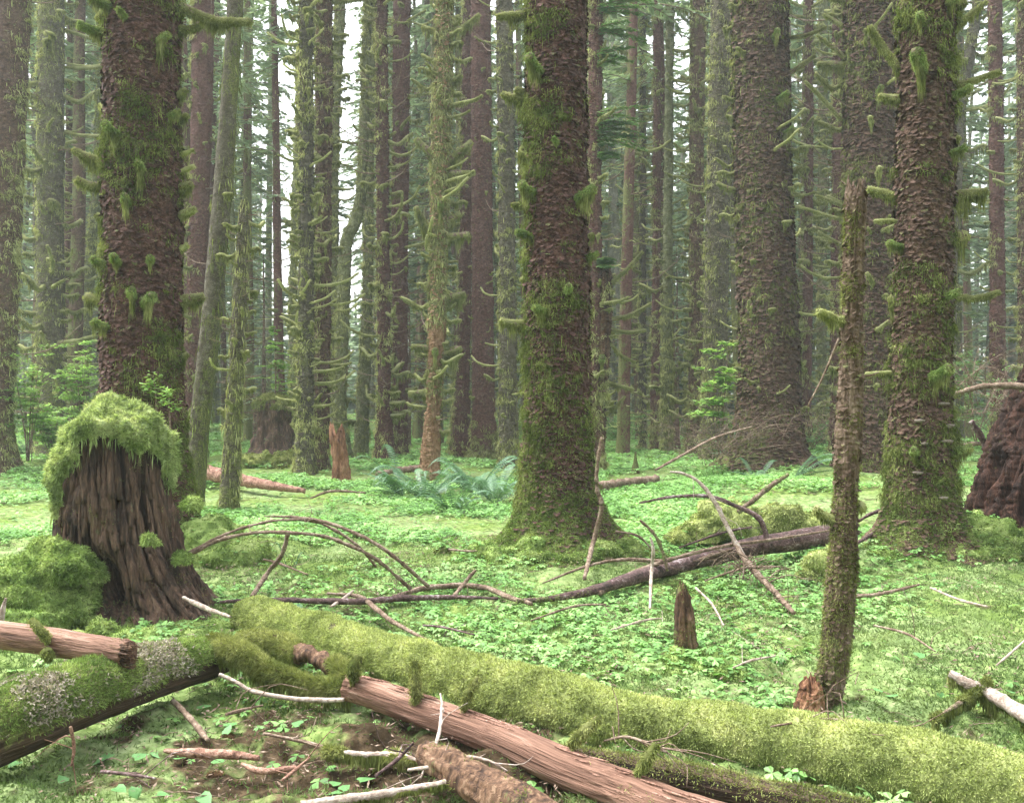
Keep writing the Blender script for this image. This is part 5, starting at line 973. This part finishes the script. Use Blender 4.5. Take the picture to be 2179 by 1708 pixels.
A.add(V, [Qc]); p, q = scatter(V, [Qc], 6000, rs); A.add(*blades(p, q, rs, .07, .018, .7, .5, .8))
link('moss_cap', A.mesh('moss_cap', M['moss'], rb_.location), rb_)
# slim dead snag standing before the fungus spruce
d = 4.5; rowsn = [(1752, 1524, 36), (1764, 1450, 33), (1775, 1400, 30), (1782, 1320, 30), (1791, 1240, 29), (1798, 1130, 28), (1800, 1034, 26), (1808, 860, 25), (1812, 760, 24), (1815, 600, 21), (1818, 500, 19), (1819, 430, 18), (1820, 392, 14)]
rN, axN, V, Q, rs = small_stump('dead_snag', 'slim barkless dead snag standing upright beyond the long mossy log', [(a_, b_, c_*.9) for a_, b_, c_ in rowsn], d, 181, 'snag', .05, .12, .02, 0, m=120, dz=.006, cat='dead tree')
fuzz_on(rN, rN.location, V, [Q], 70000, rs, .02, .005, 'moss_skirt', lambda p, n: np.clip(np.clip(1.5-p[:, 2], 0, 1)*.9+fbm(p, .15, 3, 7)*2.2-.12-n[:, 0]*.2, 0, 1), name='moss', grav=.6)
A = Acc(); add_flakes(A, V, Q, np.array([[0, 9, 0, 0]]), 1500, rs, .022, 2.6); link('bark_scraps', A.mesh('bark_scraps', M['snag'], rN.location, False), rN)
for q, s in enumerate([('S', 1796, 682, 1740, 662, 7, 36, 0), ('S', 1785, 720, 1718, 865, 2.5, 0, .95), ('S', 1835, 800, 1870, 792, 2.5, 0, .95), ('S', 1815, 398, 1790, 386, 2.5, 0, .95), ('S', 1826, 1075, 1840, 1075, 10, 40, 0), ('S', 1775, 1105, 1735, 1080, 8, 40, 0)]): near_branch(rN, rN.location, axN, d, s, np.random.default_rng(1900+q))
small_stump('broken_stump', 'knee high torn reddish stub pressed against the foot of the slim dead snag', [(1722, 1530, 28), (1722, 1500, 25), (1726, 1462, 20), (1728, 1448, 12)], 4.42, 182, 'redrot', .035, .1, 0, 3000, dz=.006)
# dark decayed hulk at the edge
cx = P(2310, 0, 9.0)[0]
rH = thing('decayed_hulk', 'dark hollow hulk of a ridged rotten trunk leaning in at the picture edge', 'stump', (cx, 9.0, 0)); rs = np.random.default_rng(5)
axh = np.array([[cx, 9.0, -.3, 1.10], [cx+.0, 9.0, .2, 1.02], [cx+.05, 9.05, .7, .94], [cx+.1, 9.1, 1.3, .76], [cx+.2, 9.1, 2.0, .52], [cx+.25, 9.1, 2.6, .3]])
def mh(V, TH, h): return .1+.3*fbm(V, .3, 2, 4)
V, Q, ms = trunk_geo(axh, 260, .016, 191, .0, .3, 9, .09, .03, mh, .05)
th = np.arctan2(V[:, 1]-9.05, V[:, 0]-cx); q = np.stack([np.cos(th)*.8, np.sin(th)*.8, V[:, 2]*.15], 1); rr = (.5-np.abs(fbm(q, .10, 3, 6))*2)*.2
dt = (th+1.75+pi) % (2*pi)-pi; rr = rr-.55*np.exp(-(dt/.55)**4-((V[:, 2]-.3)/.5)**4)
V[:, 0] += np.cos(th)*rr; V[:, 1] += np.sin(th)*rr
A = Acc(); A.add(V, [Q], 0, ms)
for k in range(46):
    t0 = rs.uniform(-3.1, -2.0); zz = np.linspace(-.05, rs.uniform(.5, 1.6), 6); rrr = np.interp(zz, axh[:, 2], axh[:, 3])+rs.uniform(0, .07); w = rs.uniform(.015, .04)
    A.add(*sweep(np.stack([cx+.1+rrr*np.cos(t0+zz*.05), 9.05+rrr*np.sin(t0+zz*.05), zz], 1), [w, w*1.1, w*.6], 14, 6, lambda V, N, t, th: fbm(V, .05, 2, k)*w*.7), 0, rs.uniform(-.3, .1))
link('hulk_wood', A.mesh('hulk_wood', M['darkrot'], rH.location), rH)
fuzz_on(rH, rH.location, V, [Q], 6000, rs, .03, .01, 'moss_dark', lambda p, n: np.clip(.25-p[:, 2]*.3+fbm(p, .3, 2, 2), 0, 1), name='moss')

# ------------------------------------------------------------------ moss heaps and nurse logs
def moss_heap(label, blobs, nb, seed, mat='moss_green', L=.03, W=.009, cat='moss mound', name='moss_mound'):
    rs = np.random.default_rng(seed); A = Acc(); root = None
    for b, (px, py, d, rx, ry, rz) in enumerate(blobs):
        c = P(px, py, d); c[2] = max(c[2], gz(c[0], d)-.03); nn_, mm = 44, 80; ph = np.repeat(np.linspace(0, pi*.62, nn_), mm); t = np.tile(np.arange(mm)/mm*2*pi, nn_); D = np.stack([np.sin(ph)*np.cos(t), np.sin(ph)*np.sin(t), np.cos(ph)], 1)
        V = c+D*np.array([rx, ry, rz]); V = V+D*(fbm(V, .22, 3, seed)*.20*min(1, rz/.15)+fbm(V, .06, 2, seed+1)*.03)[:, None]
        i = np.arange(nn_-1)[:, None]*mm+np.arange(mm)[None, :]; j = np.arange(nn_-1)[:, None]*mm+(np.arange(mm)[None, :]+1) % mm; Q = np.stack([i, i+mm, j+mm, j], -1).reshape(-1, 4)
        A.add(V, [Q]); p, q = scatter(V, [Q], int(nb/len(blobs)), rs, lambda p, n: np.clip(.8-n[:, 1], .1, 1)); A.add(*blades(p, q, rs, L, W, .7, .6, .5, 2))
    V = np.concatenate([v for v in A.V]); Vh = A.V[0]
    for b in range(0, len(A.V), 2):
        sub = A.V[b][A.V[b][:, 2] > A.V[b][:, 2].min()+.3*np.ptp(A.V[b][:, 2])]; k = rs.integers(0, len(sub), 26); q = sub[k]+np.array([0, 0, .02]); a = rs.uniform(0, 6.28, 26)
        for j in range(3):
            u = np.stack([np.cos(a+j*2.09), np.sin(a+j*2.09), rs.normal(size=26)*.2-.1], 1); v = nrm(np.cross(u, [0, 0, 1.])); l = .04
            W_ = np.stack([q, q+u*l*.6+v*l*.45, q+u*l*.85, q+u*l*.6-v*l*.45], 1).reshape(-1, 3); i = np.arange(26)*4; A.add(W_, [np.stack([i, i+3, i+2, i+1], 1)], 1)
    o = link(name, A.mesh(name, [M[mat], M['oxalis']])); tag(o, label, cat); return o
moss_heap('rounded moss covered nurse log with a dark overhang beyond the dark smooth log', [(1500, 1128, 9.3, .28, .3, .16), (1560, 1112, 9.2, .34, .3, .24), (1640, 1115, 9.2, .36, .3, .22), (1700, 1125, 9.2, .3, .3, .15), (1450, 1140, 9.3, .2, .25, .1)], 46000, 201, 'moss_yellow', name='nurse_log')
moss_heap('mossy root hump spreading from the bracket fungus spruce toward the edge', [(2060, 1185, 8.3, .46, .4, .22), (2120, 1205, 8.1, .5, .4, .15), (2025, 1215, 7.95, .36, .3, .10), (1890, 1210, 8.0, .3, .25, .07)], 60000, 202)
moss_heap('bright green mossy foot hump of the thick mid clearing spruce', [(1115, 1180, 8.45, .50, .40, .15), (1200, 1190, 8.3, .46, .40, .12), (1272, 1175, 8.45, .42, .4, .14), (1035, 1200, 8.4, .40, .3, .07), (1330, 1185, 8.5, .35, .3, .06)], 70000, 203, L=.028)
moss_heap('wide mossy buttress hump between the capped stump and the leaning tree', [(430, 1160, 8.6, .42, .45, .26), (490, 1185, 8.4, .42, .4, .12), (560, 1200, 8.3, .3, .3, .05), (240, 1170, 8.9, .5, .4, .2), (60, 1230, 7.4, .5, .3, .10)], 40000, 204)
moss_heap('small moss hump at the base of the pointed stub', [(1478, 1440, 5.05, .16, .18, .10), (1530, 1462, 4.95, .14, .14, .06)], 14000, 205, L=.02, W=.006)
moss_heap('mossy hummock before the tall capped stump far behind', [(552, 990, 19, .5, .5, .22), (610, 985, 19.3, .35, .4, .25), (585, 1000, 18.7, .25, .3, .12)], 9000, 206, 'moss', L=.05, W=.018)
moss_heap('lime moss tuft right beside the slim dead snag', [(1758, 1212, 7.6, .15, .2, .13), (1740, 1235, 7.5, .12, .15, .07)], 9000, 207, 'moss_yellow', L=.03)
moss_heap('tiny yellow moss clump alone on the sorrel carpet', [(942, 1172, 8.9, .07, .07, .05)], 1500, 208, 'moss_yellow')

# ------------------------------------------------------------------ ferns, seedlings, shrubs, leaves
def frond(A, base, az, L, rise, rs, npin=30, w=.10, m=0):
    t = np.linspace(0, 1, npin); h = np.array([cos(az), sin(az), 0])
    c = np.asarray(base)+h*(L*.85*t**.9)[:, None]*1.0+np.array([0, 0, 1])*(rise*np.sin(t*2.3)-rise*.25*t*t)[:, None]
    T = nrm(np.gradient(c, axis=0)); side = np.cross(h, [0, 0, 1.]); side = np.tile(side, (npin, 1)); roll = rs.normal()*.3
    side = nrm(side+np.array([0, 0, roll])); prof = np.sin(np.clip(t*1.05+.06, 0, 1)*pi)**.6*np.clip(1.25-t, .1, 1)*w
    for s in (-1, 1):
        d = nrm(side*s+T*.35+np.array([0, 0, -.25])); tip = c+d*prof[:, None]*rs.uniform(.85, 1.1, (npin, 1)); ww = T*(L/npin*.42)
        V = np.stack([c-ww*.7, c+ww*.7, c+(tip-c)*.55+ww*.7, tip, c+(tip-c)*.55-ww*.7], 1)[2:].reshape(-1, 3); i = np.arange(npin-2)*5
        A.add(V, [np.stack([i, i+1, i+2, i+3, i+4], 1)[:, [0, 1, 2, 4]], np.stack([i+4, i+2, i+3], 1)], m)
    A.add(*twig_geo(c[::4], .004, .001, 10, 4, 0), m)
def fern(px, py, label, n, L, seed, az0=0, az1=6.28, rise=.45, name='sword_fern', group=None):
    d = gd(py); x = P(px, py, d)[0]; z = gz(x, d); root = thing(name, label, 'fern', (x, d, z), group); rs = np.random.default_rng(seed)
    n = int(n*1.6) if L > .5 else n
    for k in range(n):
        rise = rs.uniform(.25, .62) if L > .5 else rise
        A = Acc(); az = az0+(az1-az0)*(k+rs.random())/n; l = L*rs.uniform(.6, 1.15); l *= 1.12; frond(A, (x+cos(az)*.03, d+sin(az)*.03, z), az, l, rise*l*rs.uniform(.6, 1.3), rs, 36, .11*min(1, L*1.2))
        link('frond', A.mesh('frond', M['fern'], root.location, False), root)
fern(905, 1062, 'wide blue green sword fern under the orange footed mossy tree', 15, .95, 301, rise=.6)
fern(1010, 1052, 'upright sword fern close before the upright red trunk', 16, .95, 302, rise=.85)
fern(1052, 1072, 'sword fern nearest the thick mid clearing spruce', 12, .85, 303, rise=.6)
fern(965, 1085, 'low sword fern nearest the camera in the fern patch', 9, .7, 304, az0=3.0, az1=6.4, rise=.35)
fern(860, 1060, 'sword fern with long arching fronds at the edge of the fern patch', 9, .95, 305, az0=1.8, az1=4.6, rise=.6)
fern(1580, 1015, 'lone arching fern before the foot of the widest spruce', 5, .9, 306, az0=2., az1=5.)
fern(1610, 1042, 'small low fern clump by the nurse log', 6, .6, 307)
fern(1680, 1045, 'fern spreading flat fronds toward the slim dead snag', 5, .9, 308, az0=-.6, az1=.5, rise=.3)
fern(55, 965, 'fern beneath the bright shrubs at the picture edge', 10, .9, 309)
fern(125, 975, 'fern at the foot of the tall moss wrapped tree', 8, .8, 310)
fern(645, 1360, 'small dark green fern between red log and mossy log', 6, .26, 311, rise=.5)
fern(620, 1222, 'tiny dark fern sprig beside the propping stick', 4, .16, 312, rise=1.2)
fern(355, 880, 'x', 1, .1, 313) if False else None
def shrub(px, py, h, w, nst, nl, label, seed, mat='shrub', leaf=.05, name='young_shrub', d=None):
    d = d or gd(py); x = P(px, py, d)[0]; z = EYE-(py-HY)/F*d if d else gz(x, d); root = thing(name, label, 'shrub', (x, d, z)); rs = np.random.default_rng(seed)
    for k in range(nst):
        a = rs.uniform(0, 6.28); hh = h*rs.uniform(.6, 1.05); tip = np.array([x+cos(a)*w*rs.uniform(.2, .8), d+sin(a)*w*.5, z+hh]); b = np.array([x+rs.normal()*.04, d, z-.05]); mid_ = (b+tip)/2+np.array([0, 0, hh*.15])
        pts = smoothpath([b, mid_, tip], 12); S = Acc(); S.add(*twig_geo(pts, .009, .003, 12, 5, .1, k), 0); H = Acc()
        for q in range(9):                       # flat layered side sprays
            i = rs.integers(3, 12); o = pts[i]; az = rs.uniform(0, 6.28); L = w*rs.uniform(.3, .8)*(1.1-i/16); dv = np.array([cos(az), sin(az), rs.uniform(-.1, .2)])
            S.add(*twig_geo([o, o+dv*L*.5, o+dv*L+np.array([0, 0, -.04*L])], .004, .0015, 5, 3, 0, q), 0)
            n = int(nl*L/w); t = rs.random(n)**.8; c = o+dv*(t*L)[:, None]+rs.normal(size=(n, 3))*np.array([L*.16, L*.16, .015])
            aa = rs.uniform(0, 6.28, n); u = np.stack([np.cos(aa), np.sin(aa), rs.normal(size=n)*.25], 1); v = nrm(np.cross(u, [0, 0, 1.]))+rs.normal(size=(n, 3))*.15; s = leaf*rs.uniform(.5, 1.2, (n, 1))
            V = np.stack([c, c+u*s*.45+v*s*.32, c+u*s, c+u*s*.45-v*s*.32], 1).reshape(-1, 3); j = np.arange(n)*4; H.add(V, [np.stack([j, j+1, j+2, j+3], 1)])
        o = link('stem', S.mesh('stem', M['twig'], root.location), root); tag(link('foliage', H.mesh('foliage', M[mat], root.location, False), o), kind='stuff')
shrub(120, 985, 1.15, .9, 10, 120, 'bright spring green leafy shrub before the tall moss wrapped tree', 321, leaf=.085, d=18)
shrub(60, 975, 2.1, .7, 9, 110, 'taller airy bright green shrub near the picture edge', 322, leaf=.075, d=17)
shrub(175, 960, 2.2, .7, 9, 110, 'airy bright green shrub between moss wrapped tree and the massive shaggy spruce', 323, leaf=.075, d=17.5)
shrub(95, 900, 1.6, .9, 6, 110, 'pale green shrub standing further in behind the other bright shrubs', 324, leaf=.07, d=22)
shrub(1530, 960, 1.9, .55, 4, 110, 'lone bright vine maple sapling before the mottled green trunk', 325, leaf=.11, d=16)
shrub(2080, 930, 1.2, .8, 5, 110, 'low green huckleberry bush beyond the bracket fungus spruce', 326, leaf=.05, mat='needle_light', d=13)
shrub(1330, 950, 1.0, 1.2, 6, 110, 'low hazy green thicket beyond the rotten red snag', 327, leaf=.08, mat='needle_light', d=24)
shrub(1720, 960, .8, 1.2, 5, 110, 'low green thicket in the gap behind the widest spruce', 328, leaf=.08, mat='needle_light', d=24)
shrub(345, 900, .45, .22, 2, 40, 'small sprig peeking over the capped stump', 329, leaf=.05, d=7.8)
def seedling(px, py, d, h, w, label, seed, mat='needle_light', n=36):
    p = P(px, py, d); root = thing('hemlock_seedling', label, 'young tree', tuple(p)); rs = np.random.default_rng(seed); S = Acc(); S.add(*twig_geo([p-np.array([0, 0, .1]), p+np.array([.02, 0, h*.5]), p+np.array([0, 0, h])], .014*h, .004, 10, 5, .1), 0)
    link('trunk', S.mesh('trunk', M['twig'], root.location), root); A = Acc()
    for k in range(n):
        t = rs.random()**.8; a = rs.uniform(0, 6.28); spray_bough(A, p+np.array([0, 0, h*(.12+.88*t)]), [cos(a), sin(a), rs.uniform(-.05, .25)], w*(1.1-t)*rs.uniform(.6, 1.1), rs, 80, .11, .016, .2)
    link('crown', A.mesh('crown', M[mat], root.location, False) if False else A.mesh('crown', [M[mat], M['twig']], root.location, False), root)
seedling(585, 852, 20, 1.65, .75, 'fresh green hemlock seedling rooted on the capped stump', 331, 'shrub')
seedling(540, 560, 27, 2.6, 1.9, 'x', 332) if False else None
for q, (px, py, d, h, w) in enumerate([(560, 960, 27, 6.6, 1.9), (300, 960, 26, 8, 1.8), (870, 950, 28, 5.5, 1.5), (1440, 950, 27, 6, 1.7), (180, 955, 30, 9, 2.2), (1700, 950, 29, 7, 1.9), (690, 950, 33, 10, 2.4)]):
    seedling(px, py, d, h, w, ['understory hemlock with soft boughs beyond the broken topped snag', 'understory hemlock glimpsed behind the massive shaggy spruce', 'understory hemlock between dark scaly trunks and antlered tree', 'understory hemlock beyond the pinkish bare pole', 'tall understory hemlock beyond the moss wrapped tree', 'understory hemlock in the gap behind the widest spruce', 'tall understory hemlock beyond the elbow bent trunk'][q], 340+q, 'needle', 90)
# heart shaped leaves growing singly in the bare soil in front
HL = np.array([(0, 0, 0), (-.30, -.10, .02), (-.46, .12, .03), (-.36, .50, -.02), (0, 1., -.12), (.36, .50, -.02), (.46, .12, .03), (.30, -.10, .02), (0, .45, -.05)])
HT = np.array([(8, 0, 1), (8, 1, 2), (8, 2, 3), (8, 3, 4), (8, 4, 5), (8, 5, 6), (8, 6, 7), (8, 7, 0)])
def heart_mesh(seed):
    rs = np.random.default_rng(seed); A = Acc(); n = 5; V = HL.copy(); V[:, 0] *= rs.uniform(.85, 1.05); V[:, 2] += rs.normal(size=9)*.02; A.add(V, HT); return A.mesh('leaf', M['heart'])
HM = [heart_mesh(k) for k in range(4)]; rh = np.random.default_rng(77)
stm = Acc().add(*twig_geo([(0, 0, -1), (.06, 0, -.5), (0, 0, 0)], .03, .02, 5, 4, 0)).mesh('stem', M['moss'])
spots = [(173, 1596, 36, 1), (235, 1605, 36, 0), (301, 1578, 34, 1), (330, 1598, 26, 0), (286, 1612, 28, 0), (387, 1613, 28, 0), (407, 1602, 26, 0), (492, 1542, 34, 0), (464, 1622, 28, 0), (39, 1620, 26, 0), (67, 1628, 28, 0), (289, 1674, 32, 1), (247, 1674, 28, 0), (428, 1690, 34, 0), (639, 1540, 24, 0), (670, 1571, 30, 0),
         (706, 1668, 24, 0), (727, 1680, 24, 0), (137, 1662, 24, 0), (8, 1686, 30, 0), (335, 1688, 24, 0), (480, 1560, 22, 0), (420, 1505, 26, 0), (1500, 1505, 22, 0), (765, 1660, 32, 0), (725, 1684, 28, 0), (2000, 1475, 26, 1), (1968, 1510, 28, 0), (1952, 1395, 24, 0), (1560, 1385, 26, 0), (1955, 1640, 20, 0), (2150, 1470, 24, 0), (1610, 1350, 20, 0), (1870, 1470, 20, 0),
         (2040, 1250, 24, 1), (1905, 1480, 24, 0), (1775, 1110, 1, 0)]
for k, (px, py, s, up_) in enumerate(spots[:-1]):
    d = gd(py+22); x = P(px, py, d)[0]; z0 = gz(x, d); lz = EYE-(py-HY)/F*d; sc_ = s*1.15/F*d
    t = thing('lily_leaf', 'fresh heart shaped leaf on a thin stalk, growing low from the forest floor', 'plant', (x, d, z0), 'heart shaped leaves on the forest floor')
    o = link('leaf', HM[k % 4], t, (0, 0, max(lz-z0, .03))); o.scale = (sc_,)*3; o.rotation_euler = ((-.9+rh.normal()*.1, rh.normal()*.2, pi+rh.normal()*.3) if up_ else (rh.normal()*.15+.1, rh.normal()*.2, rh.uniform(0, 6.28)))
    o = link('stem', stm, t, (0, 0, max(lz-z0, .03))); o.scale = (max(lz-z0, .03)*1.1,)*3
# cones
def cone(px, py, az, k):
    d = gd(py); x = P(px, py, d)[0]; z = gz(x, d)+.015; A = Acc(); n = 130; i = np.arange(n); t = i/n; r = .014*np.sin(np.clip(t*.9+.1, 0, 1)*pi)**.6; a = i*2.39996
    c = np.stack([(t-.5)*.07, r*np.cos(a), r*np.sin(a)], 1); u = nrm(np.stack([0*t+.8, np.cos(a), np.sin(a)], 1)); v = np.stack([0*t, -np.sin(a), np.cos(a)], 1)
    V = np.stack([c*.9-v*.003, c*.9+v*.003, c+u*.009+v*.004, c+u*.012, c+u*.009-v*.004], 1).reshape(-1, 3); j = i*5; A.add(V, [np.stack([j, j+1, j+2, j+4], 1), np.stack([j+4, j+2, j+3], 1)])
    A.add(*sweep([(-.034, 0, 0), (0, 0, 0), (.034, 0, 0)], [.004, .011, .003], 8, 8)); ca, sa = cos(az), sin(az)
    o = link('spruce_cone', A.mesh('spruce_cone', M['cone'])); o.location = (x, d, z); o.rotation_euler = (0, 0, az); tag(o, ['brown spruce cone lying on the soil nearest the bottom edge', 'brown spruce cone under the bright bare curved branch'][k], 'cone')
cone(456, 1655, .3, 0); cone(484, 1572, -.2, 1)
# fine dead brush around the widest spruce, bare twigs on the floor
A = Acc(); rt = np.random.default_rng(3)
def brush(label, px, py, d, n, w, h, seed, mat='twig'):
    rs = np.random.default_rng(seed); c = P(px, py, d); A = Acc()
    for k in range(n):
        a = rs.uniform(0, 6.28); L = rs.uniform(.4, 1.)*w; b = c+rs.normal(size=3)*np.array([w*.25, .3, h*.15]); dv = np.array([cos(a), sin(a)*.5, rs.uniform(-.1, .8)*h/w]); e = b+dv*L; mm = (b+e)/2+np.array([0, 0, rs.uniform(0, .25)*L])
        A.add(*twig_geo([b, mm, e], .006, .002, 8, 3, 0, k), 0, 0)
        for q in range(4):
            o = mm+(e-mm)*rs.random(); A.add(*twig_geo([o, o+nrm(dv+rs.normal(size=3)*.7)*L*.3], .003, .001, 3, 3, 0, q), 0, 0)
    t = thing('dead_brush', label, 'dead branches', tuple(c)); link('twigs', A.mesh('twigs', M[mat], c), t)
brush('tangle of fine grey dead branches against the foot of the widest spruce', 1530, 955, 15.6, 60, 1.2, .9, 401)
brush('thin dead branches fanned out just before the widest spruce', 1600, 925, 15.4, 26, 1.3, .8, 402)
brush('dead twiggy tangle in the gap past the widest spruce', 1745, 920, 18, 30, .8, .8, 403)
brush('brushy dead limbs near the far edge above the decayed hulk', 2120, 860, 10.5, 46, 1.1, 1.2, 404)
brush('fine twig tangle where the white branch meets the dark smooth log', 1575, 1210, 7.2, 30, .35, .22, 405)
A = Acc()
for k in range(8500):
    y = math.sqrt(rt.uniform(3.1**2, 14**2)); x = rt.uniform(-1, 1)*(.58*y+.5)
    if y > 5.5 and rt.random() < .6: continue
    L = rt.uniform(.03, .22)*(1 if rt.random() < .4 else .4); a = rt.uniform(0, 6.28); z = gz(x, y)+.012; e = np.array([cos(a)*L, sin(a)*L, rt.uniform(-.1, .35)*L]); b = np.array([x, y, z]); w = rt.uniform(.001, .003)
    A.add(*sweep([b, b+e*.5+np.array([0, 0, .1*L]), b+e], [w, w*.9, w*.6], 4, 4, None, False), 0, rt.uniform(-.3, .2))
n = 42000; y = np.sqrt(rt.uniform(3.0**2, 11**2, n)); x = rt.uniform(-1, 1, n)*(.58*y+.4); z = ground_z(x, y)+.03+rt.random(n)*.06; q = np.stack([x, y, z], 1)
ok = fbm(q, .5, 2, 71)+.9*np.exp(-((x+.75)/1.2)**2-((y-3.9)/.8)**2) > .12; q = q[ok]; n = len(q); a = rt.uniform(0, 6.28, n); u = np.stack([np.cos(a), np.sin(a), rt.normal(size=n)*.3], 1)*rt.uniform(.006, .022, (n, 1)); v = np.stack([-np.sin(a), np.cos(a), rt.normal(size=n)*.3], 1)*rt.uniform(.001, .006, (n, 1))
A.add(np.stack([q-u, q+v, q+u, q-v], 1).reshape(-1, 3), np.arange(n*4).reshape(-1, 4), 0, -.2)
tag(link('forest_litter', A.mesh('forest_litter', M['twig'], smooth=False)), 'small fallen twigs strewn over the forest floor', 'litter', kind='stuff')

# the same forest goes on behind and beside the viewer
A = Acc(); rw = np.random.default_rng(18); k = 0
while k < 75:
    a = rw.uniform(-pi, pi); R = math.sqrt(rw.uniform(7**2, 42**2)); x = R*sin(a); y = R*cos(a)
    if y > -3.5 or R < 6: continue
    k += 1; r = rw.uniform(.12, .4); h = rw.uniform(17, 26); z = gz(x, y)
    A.add(*sweep([(x, y, z-.3), (x+rw.normal()*.3, y, z+h)], [r, r*.3], 6, 8), 0, .3)
    for b in range(46):
        t = rw.random(); zz = z+h*(.10+.9*t); q = rw.uniform(0, 6.28); spray_bough(A, (x, y, zz), [cos(q), sin(q), rw.uniform(-.1, .2)], 3.0*(1.1-t)*rw.uniform(.4, 1), rw, 22, .75, .17, .3, 1, None)
tag(link('surrounding_forest', A.mesh('surrounding_forest', [M['hemlock'], M['needle']], smooth=False)), 'conifer forest closing round the clearing on every side', 'forest', kind='stuff')

# ------------------------------------------------------------------ the damp pale air between the trees
def haze():
    x, y0, y1, z0, z1 = 130, -30, 160, -3, 42
    V = [(-x, y0, z0), (x, y0, z0), (x, y1, z0), (-x, y1, z0), (-x, y0, z1), (x, y0, z1), (x, y1, z1), (-x, y1, z1)]
    Q = [(0, 3, 2, 1), (4, 5, 6, 7), (0, 1, 5, 4), (1, 2, 6, 5), (2, 3, 7, 6), (3, 0, 4, 7)]
    m, nt, out = base_mat('haze'); v = nt.nodes.new('ShaderNodeVolumePrincipled'); v.inputs['Color'].default_value = (.86, .96, .92, 1); v.inputs['Density'].default_value = HAZE; v.inputs['Anisotropy'].default_value = .2
    nt.links.new(v.outputs[0], out.inputs['Volume'])
    tag(link('haze', mesh('haze', V, [np.array(Q)], m, smooth=False)), kind='stuff')
HAZE = .0018
haze()
